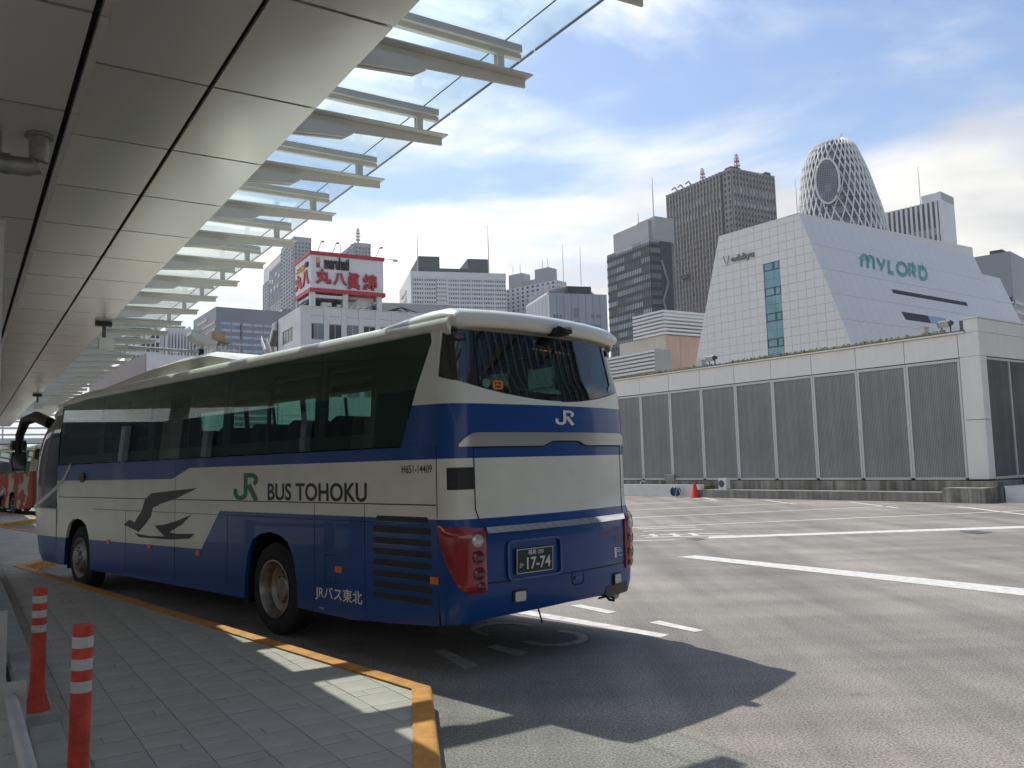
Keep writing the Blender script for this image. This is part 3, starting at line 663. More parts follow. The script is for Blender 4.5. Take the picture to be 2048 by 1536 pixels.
    nn = len(rws[0]); mb = MB().grid([r + [r[0]] for r in rws]); mb.add(rws[0], [tuple(range(nn))]); mb.add(rws[-1], [tuple(range(nn))])
    B(mb, 'spoiler', cream, smooth=True, angle=50)
    # soffit under the spoiler down to the glass
    MB().box(.20, .45, -1.05, 1.05, 2.97, 3.06).build('spoiler_base', M[cream], bus)
    mb = MB().box(-.07, .10, -.15, -.03, 3.0, 3.075).prism([(-.09, 3.01), (-.09, 3.05), (-.02, 3.085), (.02, 3.085), (.02, 3.01)], lambda a, z: (a-.03, -.14, z), lambda a, z: (a-.03, -.04, z)); cm = B(mb, 'rear_camera', 'black')
    B(MB().box(-.126, -.10, -.125, -.055, 3.045, 3.07), 'camera_hood', 'silver', parent=cm)
    # ---- front: rounded nose with windscreen, door glass and bumper
    xf = lambda z: lerp(z, [(.36, 11.28), (.6, 11.42), (1.3, 11.62), (1.9, 11.62), (2.4, 11.42), (2.8, 10.98), (2.95, 10.62), (3.05, 10.4)])
    def front_pt(k, z):         # k 0..1 from the left side at x=9.9 round the nose to the right side
        h = hw(z)-.10*max(0, (z-2.6)/.4); X1 = xf(z); rn = .75
        a = k*2
        seg = [(9.9, h), (9.9+(X1-rn-9.9)*.5, h), (X1-rn, h)] + [(X1-rn+rn*math.sin(R(q))*(1 if q < 60 else 1), h-.62*(1-math.cos(R(q)))) for q in (15, 30, 45, 60, 75, 90)]
        seg = seg + [(X1+.03, h*.25), (X1+.04, 0)]
        full_ = seg + [(x, -y) for x, y in seg[-2::-1]]
        i = k*(len(full_)-1); j = min(int(i), len(full_)-2); f = i-j
        return (full_[j][0]+(full_[j+1][0]-full_[j][0])*f, full_[j][1]+(full_[j+1][1]-full_[j][1])*f, z)
    NK = 20; KS = [i/NK for i in range(NK+1)]
    def nose(z0, z1, nz): return [[front_pt(k, z0+(z1-z0)*i/nz) for k in KS] for i in range(nz+1)]
    B(MB().grid(nose(.36, 1.25, 6)), 'front_panel', lv, smooth=True)
    B(MB().grid(nose(1.252, 2.80, 10)), 'windscreen', 'dark_glass', smooth=True)
    B(MB().grid(nose(2.802, 3.02, 4)), 'roof_front', cream, smooth=True)
    B(MB().box(9.9, 10.9, -.95, .95, 3.0, 3.04), 'roof_cap', cream)
    # ---- inside
    B(MB().box(.3, 11.2, -1.18, 1.18, 1.12, 1.18), 'floor', 'interior')
    B(MB().box(.35, 9.8, .72, 1.14, 2.76, 2.95).box(.35, 9.8, -1.12, -.80, 2.86, 2.95), 'luggage_rack', 'interior')
    MB().box(.4, 9.8, -.7, .7, 2.94, 2.97).build('ceiling', M['interior'], bus)
    sm = MB().prism([(0, .0), (.48, 0), (.50, .14), (.16, .16), (-.06, .86), (-.16, .90), (-.24, .86), (-.22, .7), (-.02, .1)], lambda a, z: (a, -.23, z), lambda a, z: (a, .23, z)).mesh('seat', M['seat'], fix=True)
    for i in range(10):
        for y in (-.88, -.40, .40, .88):
            o = link('seat', sm, bus); o.location = (1.35+.82*i, y, 1.42)
    for y in (-.95, -.48, 0, .48, .95): o = link('seat', sm, bus); o.location = (.62, y, 1.42)
    # ---- underside and mirror
    B(MB().box(.35, 11.0, -.8, .8, .42, .5), 'underbody', 'black')
    for sg in (1, -1):
        z0 = 2.74; arm = [(11.05, sg*1.02, 2.72), (11.5, sg*1.12, 2.86), (11.85, sg*1.2, 2.80), (12.0, sg*1.24, 2.55), (12.02, sg*1.25, 2.2)]
        a_m = B(MB().tube(arm, [.10, .10, .09, .075, .06], 10), 'mirror_arm', 'black', smooth=True)
        for zc_, hh in ((2.07, .17), (2.36, .09)):
            mh = B(MB().prism([(-.11, -hh), (.11, -hh), (.13, 0), (.11, hh), (-.11, hh), (-.13, 0)], lambda a, z: (12.10, sg*1.25+a, zc_+z), lambda a, z: (11.98, sg*1.25+a, zc_+z)), 'mirror', 'black', parent=a_m)
            B(MB().prism([(-.09, -hh+.02), (.09, -hh+.02), (.11, 0), (.09, hh-.02), (-.09, hh-.02), (-.11, 0)], lambda a, z: (11.981, sg*1.25+a, zc_+z), lambda a, z: (11.975, sg*1.25+a, zc_+z)), 'mirror_glass', 'chrome', parent=a_m)
    if not full: return bus
    # ================= details of the near bus =================
    yL = HW
    def side_print(name, tv, x0, z0, m, off=.003, par=bus):
        return put_text(MB(), tv, lambda a, b: (x0-a, yL+off, z0+b)).build(name, M[m], par)
    def jr_logo():
        w = .165; J_ = [(.02, .42), (.02, .26)] + arc(.24, .26, .22, .18, 180, 360, 8)[1:] + [(.46, .55), (.46, .92), (.70, .92)] + arc(.70, .745, .20, .175, 90, -60, 7)[1:]
        leg = [(.585, .57), (.90, .0)]
        v1, f1 = ribbon(J_, w); v2, f2 = ribbon(leg, w*1.15)
        return (v1, f1), (v2, f2)
    (j1, jf1), (j2, jf2) = jr_logo()
    mb = MB(); sx, sz = .53/.98, .30/.98
    mb.add([(3.876-a*sx, yL+.003, 1.452+b*sz) for a, b in j1], jf1); mb.add([(3.876-a*sx, yL+.0034, 1.452+b*sz) for a, b in j2], jf2); mb.build('railway_emblem', M['logo_green'], bus)
    side_print('company_lettering', fit_text('BUS TOHOKU', 1.83, .185, .022), 3.14, 1.457, 'logo_dark')
    side_print('fleet_number', fit_text('H651-14409', .42, .072, .006), .775, 1.722, 'logo_dark')
    side_print('company_lettering', fit_text('JRバス東北', .80, .145, .012), 2.205, .475, 'logo_white')
    # swallow emblem (three swept shapes)
    def sp(px): return [side_px(x, y) for x, y in px]
    Fv = Vector((math.cos(rz), math.sin(rz), 0)); Lv = Vector((-Fv.y, Fv.x, 0)); O_ = Vector(loc)
    def side_px(x, y, lat=HW):
        d = ray(x, y); q = CP+d*((Lv.dot(O_)+lat-Lv.dot(CP))/Lv.dot(d)); return (Fv.dot(q-O_), q.z)
    z1 = lambda x, y: (x*.27337, 780+y*.27337)
    wing = [z1(*q) for q in ((1447, 716), (1300, 790), (1180, 832), (1120, 862), (1105, 925), (1072, 972), (1015, 1040), (1000, 1030), (960, 1010), (905, 985), (948, 948), (985, 968), (1040, 880), (1062, 800), (1110, 755), (1280, 735))]
    tail_ = [z1(*q) for q in ((1403, 910), (1330, 985), (1240, 1040), (1290, 1052), (1430, 1052), (1385, 1088), (1250, 1094), (1120, 1085), (1020, 1078), (985, 1045), (1010, 1052), (1100, 1068), (1205, 1070), (1165, 1030), (1132, 992), (1200, 985), (1300, 955))]
    mb = MB()
    for i, pl in enumerate((wing, tail_)):
        P2 = [side_px(*q) for q in pl]; mb.add([(a, yL+.003+.0005*i, b) for a, b in P2], [tuple(range(len(P2)))])
    mb.build('swallow_emblem', M['logo_dark'], bus)
    # seams between the side flaps
    def seam(x0, z0, x1, z1_, w=.010):
        mb = MB()
        if abs(x1-x0) > abs(z1_-z0): mb.box(min(x0, x1), max(x0, x1), yL-.004, yL+.0016, z0-w/2, z0+w/2)
        else: mb.box(x0-w/2, x0+w/2, yL-.004, yL+.0018, min(z0, z1_), max(z0, z1_))
        return mb.build('panel_seam', M['darkgap'], bus)
    seam(.31, 1.443, 9.85, 1.443); seam(.9, 1.275, 8.3, 1.275, .006)
    for x, a, b in ((4.06, 1.27, .5), (2.217, 1.438, .42), (1.357, 1.438, .45), (5.46, 1.438, .42), (7.05, 1.27, .42), (5.46, 1.9, 1.45), (.46, 1.95, 1.45)): 
        if x != .46: seam(x, a, x, b, .006)
    MB().box(.295, .303, yL-.01, yL+.0012, .43, 1.95).build('panel_seam', M['darkgap'], bus)
    # fuel flap outline
    f0 = [(2.04, .93), (1.84, .93), (1.84, .66), (2.04, .66)]; vs_, fs_ = ribbon(f0, .006, True); MB().add([(a, yL+.002, b) for a, b in vs_], fs_).build('fuel_flap', M['darkgap'], bus)
    # louvre slots of the engine bay
    for i in range(8):
        z0 = 1.312-.100*i; x0, x1 = (.42, 1.17) if i == 0 else (.385, 1.225); h = .058 if i else .05
        pl = arc(x0+.02, z0, .02, h/2, 90, 270, 6)+arc(x1-.02, z0, .02, h/2, -90, 90, 6)
        sl_ = MB().prism(pl, lambda a, z: (a, yL-.03, z), lambda a, z: (a, yL+.002, z)).build('vent_slot', M['black'], bus, fix=True)
        MB().box(x0+.02, x1-.02, yL+.0021, yL+.006, z0-h/2-.008, z0-h/2).build('slot_lip', M['busblue'], sl_)
    # amber side markers
    for x, z in ((1.79, .80), (.345, .80), (7.65, .81), (6.22, .81), (4.80, .80)): MB().box(x-.05, x+.05, yL, yL+.012, z-.03, z+.03).build('side_marker', M['amber'], bus)
    mk = MB().prism(arc(8.75, 1.75, .11, .075, 0, 360, 16)[:-1], lambda a, z: (a, yL-.001, z), lambda a, z: (a, yL+.02, z)).build('side_turn_lamp', M['black'], bus, fix=True)
    MB().box(8.67, 8.83, yL+.0205, yL+.024, 1.735, 1.765).build('lens', M['lens_dark'], mk)
    MB().box(2.05, 2.13, yL, yL+.004, .395, .41).build('maker_badge', M['chrome'], bus)
    # silver sweep line at the front door
    pts = [side_px(*z1(*q)) for q in ((520, 545), (470, 650), (400, 730), (330, 790), (250, 860))]
    vs_, fs_ = ribbon(pts, .07); MB().add([(a, yL+.006, b) for a, b in vs_], fs_).build('sweep_trim', M['silver'], bus)
    # ---- tail details
    T = lambda mb, name, m, smooth=False, par=bus: mb.build(name, M[m], par, smooth, True)
    us = [-1.17+2.34*i/36 for i in range(37)]
    def ztop(u): e = abs(u); return 2.062-.10*max(0, (e-1.0)/.17)**2 if e > 1.0 else 2.062
    def zlo(u): return 1.940+.045*max(0, min(1, (.30-abs(u+.05))/.10))
    patch(mb := MB(), [[(u, zlo(u)+(max(ztop(u), zlo(u)+.004)-zlo(u))*k/4) for u in us] for k in range(5)], -.002, .016); T(mb, 'silver_trim', 'silver', True)
    mb = MB(); strip(mb, [(u, zlo(u)-.007) for u in us if abs(u) < 1.05], .012, .006); T(mb, 'hatch_gap', 'darkgap')
    for sg in (1, -1):
        mb = MB(); strip(mb, dense((sg*1.035, 1.93), (sg*1.03, 1.40), 8) + [(sg*1.01, 1.32), (sg*.975, 1.235), (sg*.968, 1.0), (sg*.966, .46)], .010, .003); T(mb, 'hatch_gap', 'darkgap')
    mb = MB(); strip(mb, dense((.966, .770), (-.966, .752), 20), .010, .003); T(mb, 'hatch_gap', 'darkgap')
    us2 = [-.965+1.93*i/24 for i in range(25)]
    patch(mb := MB(), [[(u, 1.192-.004*k+.058*k) for u in us2] for k in (0, .5, 1)], 0, .022); T(mb, 'chrome_strip', 'chrome', True)
    # bonnet grille at the corner
    for sg in (1,):
        gr = patch(MB(), [[(u, 1.572+.19*k) for u in (1.04, 1.09, 1.14, 1.19, 1.24, 1.28)] for k in (0, .5, 1)], -.01, .004); g_ = T(gr, 'corner_grille', 'black')
        mb = MB()
        for i in range(12): strip(mb, [(u, 1.583+.0155*i) for u in (1.047, 1.09, 1.14, 1.19, 1.24, 1.273)], .005, .009)
        stuff(T(mb, 'grille_bars', 'interior', par=g_))
    # tail lamps
    for sg in (1, -1):
        rows_ = []
        for i in range(13):
            f = i/12; z = .695+(1.272-.695)*f
            uo = lerp(z, [(.695, 1.14), (.74, 1.22), (.9, 1.31), (1.1, 1.40), (1.272, 1.425)]); ui = lerp(z, [(.695, .973), (1.22, .978), (1.272, 1.0)])
            rows_.append([(sg*(ui+(uo-ui)*k/8), z-.03*(1-k/8)*f) for k in range(9)])
        mb = MB(); mb.slab([[surf(u, z, .030 if (0 < a < 8 and 0 < b < 12) else .012) for a, (u, z) in enumerate(r)] for b, r in enumerate(rows_)], [[surf(u, z, -.01) for u, z in r] for r in rows_])
        tl = T(mb, 'tail_lamp', 'lens_red', True)
        for u, z, r_, m_ in ((1.07, 1.14, .048, 'lens_clear'), (1.065, 1.0, .050, 'lens_dark'), (1.058, .86, .050, 'lens_dark'), (1.04, .752, .034, 'lens_dark')):
            c0 = surf(sg*u, z, .022); nrm = (surf(sg*u, z, 1.0)-surf(sg*u, z, 0)).normalized()
            MB().lathe([(0, .018), (r_*.5, .017), (r_*.82, .012), (r_, .010), (r_*1.12, .014), (r_*1.2, .004)], c0, nrm, 24).build('lamp', M[m_], tl, True, True)
    # licence plate in its recess
    def plane_pt(u0, z0, a, b, off):        # flat frame at (u0,z0): a to the right seen from behind, b up
        c0 = surf(u0, z0, off); t_ = (surf(u0-.05, z0, off)-surf(u0+.05, z0, off)).normalized(); return c0+t_*a+Vector((0, 0, 1))*b
    rec = [(-.30, -.15), (.31, -.15), (.31, .17), (-.30, .17)]
    vs_, fs_ = ribbon(arc(-.26, -.11, .05, .05, 180, 270, 4)+arc(.27, -.11, .05, .05, 270, 360, 4)+arc(.27, .12, .05, .05, 0, 90, 4)+arc(-.26, .12, .05, .05, 90, 180, 4), .022, True)
    mb = MB(); nv = len(vs_); mb.add([plane_pt(.45, .935, a, b, .018) for a, b in vs_]+[plane_pt(.45, .935, a, b, -.004) for a, b in vs_], fs_+[(i, (i+1) % (nv//2), nv+(i+1) % (nv//2), nv+i) for i in range(nv//2)]+[(nv//2+i, nv//2+(i+1) % (nv//2), nv+nv//2+(i+1) % (nv//2), nv+nv//2+i) for i in range(nv//2)]); T(mb, 'plate_recess', 'busblue', True)
    def plate_pt(a, b, o): p = plane_pt(.462, .925, a, b, .020+o); return p+Vector((-.04*b, 0, 0))
    mb = MB(); mb.prism([(-.22, -.11), (.22, -.11), (.22, .11), (-.22, .11)], lambda a, b: plate_pt(a, b, 0), lambda a, b: plate_pt(a, b, .006)); pl = T(mb, 'licence_plate', 'plate')
    mb = MB(); put_text(mb, fit_text('17-74', .285, .105, .02), lambda a, b: plate_pt(-.10+a, -.075+b, .008)); put_text(mb, fit_text('福島 200', .185, .045, .015), lambda a, b: plate_pt(-.085+a, .05+b, .008)); put_text(mb, fit_text('か', .045, .045, .015), lambda a, b: plate_pt(-.185+a, -.055+b, .008))
    vs_, fs_ = ribbon([(-.213, -.103), (.213, -.103), (.213, .103), (-.213, .103)], .006, True); mb.add([plate_pt(a, b, .0072) for a, b in vs_], fs_)
    mb.build('plate_characters', M['logo_white'], pl)
    # bumper lamps, latch, exhaust cut-out, tow hook
    for u, z in ((.63, .625), (-.79, .612)):
        pl_ = arc(-.05, -.03, .02, .02, 180, 270, 3)+arc(.05, -.03, .02, .02, 270, 360, 3)+arc(.05, .03, .02, .02, 0, 90, 3)+arc(-.05, .03, .02, .02, 90, 180, 3)
        fl = MB().prism([(a*1.12, b*1.12) for a, b in pl_], lambda a, b: plane_pt(u, z, a, b, -.01), lambda a, b: plane_pt(u, z, a, b, .012)); f_ = T(fl, 'bumper_lamp', 'black')
        T(MB().prism([(a*.85, b*.85) for a, b in pl_], lambda a, b: plane_pt(u, z, a, b, .0125), lambda a, b: plane_pt(u, z, a, b, .02)), 'lens', 'lens_clear', par=f_)
    vs_, fs_ = ribbon([(-.085, .06), (-.085, -.04), (-.06, -.065), (.06, -.065), (.085, -.04), (.085, .06)], .008); MB().add([plane_pt(-.12, .705, a, b, .004) for a, b in vs_], fs_).build('hatch_latch', M['darkgap'], bus)
    T(MB().prism([(-.055, -.02), (.055, -.02), (.045, .005), (-.045, .005)], lambda a, b: plane_pt(-.12, .71, a, b, 0), lambda a, b: plane_pt(-.12, .71, a, b, .014)), 'latch_handle', 'busblue')
    mb = MB(); patch(mb, [[(-u, .445+(.11 if .60 < u < 1.02 else .02)*k) for u in (.50, .58, .605, .7, .8, .9, 1.0, 1.015, 1.06)] for k in (0, 1)], -.01, .005); T(mb, 'exhaust_cutout', 'black')
    T(MB().tube([(.45, -.86, .47), (.12, -.86, .465), (.03, -.86, .45)], .06, 14), 'exhaust_pipe', 'rimmetal', True)
    T(MB().tube([(-.02, -.62, .47), (-.07, -.62, .43), (-.09, -.66, .42), (-.06, -.70, .44)], .014, 8), 'tow_hook', 'black')
    T(MB().tube([(.05, .28, .47), (.02, .26, .33)], .008, 6), 'earth_strap', 'black')
    # emblems and lettering on the tail
    mb = MB(); kx, kz = .26/.98, .135/.98
    mb.add([plane_pt(-.065, 2.20, -.13+a*kx, -.066+b*kz, .006) for a, b in j1], jf1); mb.add([plane_pt(-.065, 2.20, -.13+a*kx, -.066+b*kz, .0065) for a, b in j2], jf2); mb.build('railway_emblem', M['logo_white'], bus)
    mb = MB(); put_text(mb, fit_text('ASR', .10, .045, .0), lambda a, b: plane_pt(-.80, 1.03, a-.03, b+.045, .005)); put_text(mb, fit_text('ABS', .10, .045, .0), lambda a, b: plane_pt(-.80, 1.03, a-.03, b-.045, .005)); [mb.add([plane_pt(-.57, 1.06, -.07+.0135*k+da, db+.0004*k, .005) for da, db in ((0, 0), (.010, 0), (.010, .016), (0, .016))], [(0, 1, 2, 3)]) for k in range(12)]; mb.build('rear_lettering', M['logo_red'], bus)
    mb = MB(); mb.prism([(-.045, -.05), (-.0, -.05), (0, .05), (-.045, .05)], lambda a, b: plane_pt(-.80, .87, a, b, .002), lambda a, b: plane_pt(-.80, .87, a, b, .005)); 
    put_text(mb, fit_text('AIRBAG', .11, .022, .0), lambda a, b: plane_pt(-.80, .87, a+.012, b-.045, .005))
    for i in range(3): mb.prism([(.01, .0+.018*i), (.12-.02*i, .0+.018*i), (.12-.02*i, .007+.018*i), (.01, .007+.018*i)], lambda a, b: plane_pt(-.80, .87, a, b, .002), lambda a, b: plane_pt(-.80, .87, a, b, .005))
    mb.build('rear_sticker', M['logo_white'], bus)
    # stickers and notices on the rear window
    M['sticker_orange'] = mat('orange_sticker', (.75, .22, .02), .5, var=.03); M['sticker_green'] = mat('green_sticker', (.10, .22, .12), .5, var=.1, vscale=30); M['sticker_blue'] = mat('blue_sticker', (.35, .45, .55), .5)
    mb = MB(); mb.prism([(-.055, -.028), (-.04, -.04), (.04, -.04), (.055, -.028), (.055, .028), (.04, .04), (-.04, .04), (-.055, .028)], lambda a, b: plane_pt(.74, 2.487, a, b, 0), lambda a, b: plane_pt(.74, 2.487, a, b, .003)); st_ = T(mb, 'window_sticker', 'sticker_orange', par=rw)
    mb = MB(); put_text(mb, fit_text('■ ■■', .07, .02), lambda a, b: plane_pt(.74, 2.487, a-.035, b+.006, .0045)); put_text(mb, fit_text('■■■■', .07, .02), lambda a, b: plane_pt(.74, 2.487, a-.035, b-.026, .0045)); mb.build('sticker_print', M['logo_dark'], st_)
    T(MB().prism(arc(0, 0, .045, .04, 0, 360, 18)[:-1], lambda a, b: plane_pt(.865, 2.50, a, b, 0), lambda a, b: plane_pt(.865, 2.50, a, b, .003)), 'window_sticker', 'sticker_green', par=rw)
    T(MB().prism(arc(0, 0, .045, .045, 0, 360, 18)[:-1], lambda a, b: plane_pt(-.93, 2.51, a, b, 0), lambda a, b: plane_pt(-.93, 2.51, a, b, .003)), 'window_sticker', 'sticker_blue', par=rw)
    mb = MB()
    for i, (a, b, w_) in enumerate(((-.20, .06, .022), (-.10, .06, .012), (.0, .058, .04), (.11, .052, .01), (-.22, -.01, .012), (-.17, -.012, .01), (-.12, -.014, .016), (-.05, -.016, .05), (.02, -.018, .012), (.10, -.02, .02), (.16, -.022, .03), (.22, -.024, .012), (.29, -.026, .012))):
        mb.prism([(a-w_/2, b-.004), (a+w_/2, b-.004), (a+w_/2, b+.004), (a-w_/2, b+.004)], lambda a, b: plane_pt(-.02, 2.87, a, b, -.035), lambda a, b: plane_pt(-.02, 2.87, a, b, -.032))
    T(mb, 'destination_leds', 'led')
    T(MB().prism([(-.32, -.10), (.36, -.10), (.36, .10), (-.32, .10)], lambda a, b: plane_pt(-.02, 2.85, a, b, -.05), lambda a, b: plane_pt(-.02, 2.85, a, b, -.04)), 'destination_board', 'black')
    for a, m_ in ((.36, 'logo_green'), (-.28, 'logo_green')):
        T(MB().prism([(-.12, -.13), (.12, -.14), (.12, .13), (-.12, .12)], lambda x, b: plane_pt(a, 2.62, x, b, -.14), lambda x, b: plane_pt(a, 2.62, x, b, -.135)), 'window_notice', 'curtain')
    return bus
M['curtain'] = mat('green_curtain', (.10, .30, .21), .8, var=.2, vscale=6)
BUS_O = Vector((.410, 8.085, 0)); BUS_RZ = R(135.7)
near_bus = make_bus(BUS_O, BUS_RZ, 'cream and blue coach parked at the orange kerb, its tail towards the viewer')
M['red_livery'] = livery_mat('red_livery', (.62, .52, .40), (.42, .06, .025), True)
far_bus = make_bus(Vector((-20.0, 38.0, 0)), BUS_RZ, 'red and cream patterned coach in a farther bay beyond the blue one', False, 'red_livery', 'cream')
# ================================================================== LOUVRED PLANT BUILDING across the yard
WD = azv(-36.2); WN = azv(53.8)
M['clad'] = mat('white_cladding', (.82, .79, .735), .45, var=.05, vscale=.5, streak=.03)
M['frame_alu'] = mat('frame_aluminium', (.60, .595, .575), .5, .1, var=.06)
M['slat'] = mat('louvre_slat', (.36, .355, .34), .6, .0, var=.15, vscale=.7, streak=.12)
M['louvre_back'] = mat('louvre_back', (.14, .14, .138), .9)
M['stone'] = mat('stained_stone', (.33, .31, .265), .9, var=.3, vscale=1.1, bump=.35, bscale=25, streak=.45)
M['stone2'] = mat('mossy_stone', (.36, .355, .31), .9, var=.35, vscale=2.0, bump=.35, bscale=25, streak=.55)
M['moss'] = mat('roof_sedum', (.17, .18, .045), .95, var=.5, vscale=9, bump=.8, bscale=60)
# local frame: x = away from us along the right-hand side (WN), y = along the long wall (WD)
DW = 30.6; AL0 = 14.15
plant = thing('louvred_plant_building', 'low white panelled building with dark louvre bays across the yard', 'building', WD*AL0+WN*DW, R(90-53.8))
yy = lambda al: al-AL0
def B2(name, mb, m, par=None, fix=False): return mb.build(name, M[m] if isinstance(m, str) else m, par or plant, fix=fix)
B2('core', MB().box(.25, 14, .25, 45, .0, 5.85), 'louvre_back')
B2('core', MB().box(.20, 14, .02+.20, .70, .6, 6.4), 'louvre_back')
bays = [14.85+2.0*i for i in range(0, 16)]
ZB, ZT, ZF = .80, 5.05, 5.90
fas = MB().box(0, .06, .012, 1.988, 0, .83).mesh('fascia_panel', M['clad'])
stile = MB().box(.0, .08, -.085, -.008, ZB, ZT-.02).box(.0, .08, .008, .085, ZB, ZT-.02).box(.03, .07, -.008, .008, ZB, ZT-.02).mesh('bay_stile', M['frame_alu'])
head = MB().box(.0, .08, .086, 1.914, ZT-.12, ZT-.022).mesh('bay_head', M['frame_alu']); sill = MB().box(-.02, .08, .086, 1.914, ZB-.06, ZB+.03).mesh('bay_sill', M['frame_alu'])
lm = MB()
for i in range(30):
    a = .095+i*.0605; lm.hexa([(.045, a, ZB+.03), (.062, a+.012, ZB+.03), (.07, a+.052, ZB+.03), (.045, a+.044, ZB+.03), (.045, a, ZT-.12), (.062, a+.012, ZT-.12), (.07, a+.052, ZT-.12), (.045, a+.044, ZT-.12)])
lmesh = lm.mesh('louvre', M['slat'])
for i, al in enumerate(bays):
    y = yy(al)
    o = link('fascia_panel', fas, plant); o.location = (-.03, y, ZT+.012)
    o = link('bay_stile', stile, plant); o.location = (0, y, 0)
    if i < len(bays)-1:
        for nm, me in (('bay_head', head), ('bay_sill', sill)): o = link(nm, me, plant); o.location = (0, y, 0)
        o = stuff(link('louvre', lmesh, plant)); o.location = (0, y, 0)
# corner pier: stacked cladding panels on two faces
for z0, z1 in ((.76, 2.82), (2.84, 5.05), (5.062, 5.895), (5.907, 6.38)):
    if z1 < 5.1: B2('cladding_panel', MB().box(-.03, .05, .012, yy(14.81), z0, z1), 'clad')
    else: B2('cladding_panel', MB().box(-.03, .05, .012, yy(14.85)-.012 if z1 < 6 else .42, z0, z1), 'clad')
B2('cladding_panel', MB().box(0, .8, .42, .47, 5.907, 6.38), 'clad'); 
# right-hand side, receding
for k in range(7):
    x0 = -.03 if k == 0 else .55+2.0*(k-1)+.012; x1 = .55+2.0*k
    if k == 0:
        for z0, z1 in ((.76, 2.82), (2.84, 5.05)): B2('cladding_panel', MB().box(-.028, .42, -.03, .01, z0, z1), 'clad')
    xa, xb = (-.028, 1.35) if k == 0 else (1.362+2.0*(k-1), 1.35+2.0*k)
    for z0, z1 in ((5.062, 5.895), (5.907, 6.38)): B2('cladding_panel', MB().box(xa, xb, -.03, .01, z0, z1), 'clad')
    xm = .46+1.75*k
    B2('bay_stile', MB().box(xm-.035, xm+.035, 0, .08, ZB, ZT-.02), 'frame_alu'); B2('bay_head', MB().box(xm+.036, xm+1.714, 0, .08, ZT-.1, ZT-.02), 'frame_alu'); B2('bay_sill', MB().box(xm+.036, xm+1.714, -.01, .08, ZB-.06, ZB+.03), 'frame_alu')
    lm2 = MB()
    for i in range(28):
        a = xm+.05+i*.0595; lm2.hexa([(a, .03, ZB+.03), (a+.012, .03, ZB+.03), (a+.03, .09, ZB+.03), (a+.02, .09, ZB+.03), (a, .03, ZT-.1), (a+.012, .03, ZT-.1), (a+.03, .09, ZT-.1), (a+.02, .09, ZT-.1)])
    stuff(B2('louvre', lm2, 'slat'))
B2('coping', MB().box(-.06, .9, -.06, .48, 6.392, 6.45).box(.9, 14, -.06, .2, 6.392, 6.45), 'clad'); B2('backing', MB().box(.06, 13.9, .05, .24, 5.0, 6.38), 'darkgap'); B2('backing', MB().box(.051, .24, .05, 44, 5.0, 5.88), 'darkgap')
# eaves: bright drip edge, bitumen edge, sedum roof
B2('drip_edge', MB().box(-.14, .1, .44, 46, 5.905, 5.955), 'clad'); B2('gutter', MB().box(-.10, .3, .43, 46, 5.957, 6.01), 'louvre_back')
B2('roof_slab', MB().box(.3, 14, .48, 45, 5.86, 6.0), 'concrete')
sed = MB()
rnd = random.Random(3)
for i in range(2600):
    y = rnd.uniform(1.2, 30); x = rnd.uniform(-.04, .8); 
    if yy(25.2) < y < yy(27.5) and rnd.random() < .8: continue
    s = rnd.uniform(.05, .12); h = rnd.uniform(.04, .16); a = rnd.uniform(0, 3.1)
    c, sn = math.cos(a)*s, math.sin(a)*s
    sed.add([(x-c, y-sn, 6.01), (x+c, y+sn, 6.01), (x-sn, y+c, 6.012), (x+sn*.3, y-c*.2, 6.01+h)], [(0, 1, 3), (1, 2, 3), (2, 0, 3)])
stuff(B2('sedum', sed, 'moss'))
# base: stone plinth and kerb blocks in front
for i in range(12):
    B2('plinth_block', MB().box(-.12, .3, yy(14.9+2.6*i)+.006, yy(14.9+2.6*(i+1))-.006, 0, .715), 'stone')
for i in range(5): B2('kerb_block', MB().box(-1.15, -.121, yy(15.2+2.25*i)+.008, yy(15.2+2.25*(i+1))-.008, 0, .34), 'concrete')
B2('corner_block', MB().box(-1.25, -.05, yy(13.75), yy(15.18), 0, .50), 'stone2'); B2('corner_block', MB().box(-.40, 1.4, yy(13.70), yy(14.88), .506, .70), 'stone')
B2('corner_block', MB().box(-.3, -.05+.5, yy(13.6), yy(13.74), 0, .5), 'stone')
wallr = tag(MB().box(-.30, 12, -1.5, -.62, 0, .50).box(-.32, 12, -1.52, -.60, .502, .54).build('low_white_wall', M['white']), 'low white wall right of the stained stone corner block', 'wall'); wallr.location = plant.location; wallr.rotation_euler = plant.rotation_euler
plw = thing('planter_wall', 'low white planter wall with green moss behind the traffic cone', 'planter', WD*26.2+WN*29.55, R(90-53.8))
MB().box(0, .22, 0, 12, 0, .56).build('wall', M['white'], plw); MB().box(.22, 1.0, .0, 12, 0, .50).build('soil', M['moss'], plw)
# floodlights and boxes on the eaves
def floodlight(al, x, label):
    t = thing('floodlight', label, 'floodlight', WD*al+WN*(DW+x)+Vector((0, 0, 6.02)), R(90-53.8), 'floodlights on the plant building roof')
    MB().box(-.03, .03, -.17, -.15, 0, .28).box(-.03, .03, .15, .17, 0, .28).box(-.05, .05, -.17, .17, 0, .02).build('bracket', M['steel'], t)
    MB().prism([(-.16, .20), (.10, .30), (.14, .40), (-.12, .46), (-.20, .40)], lambda a, z: (a, -.22, z), lambda a, z: (a, .22, z)).build('housing', M['steel'], t, fix=True)
    MB().prism([(-.205, .40), (-.165, .205), (-.17, .2), (-.215, .4)], lambda a, z: (a, -.18, z), lambda a, z: (a, .18, z)).build('lens', M['lens_clear'], t, fix=True)
    return t
floodlight(15.35, .25, 'grey floodlight on the roof edge beside the corner pier'); floodlight(26.2, .15, 'small dark floodlight on the mossy roof edge above the traffic cone')
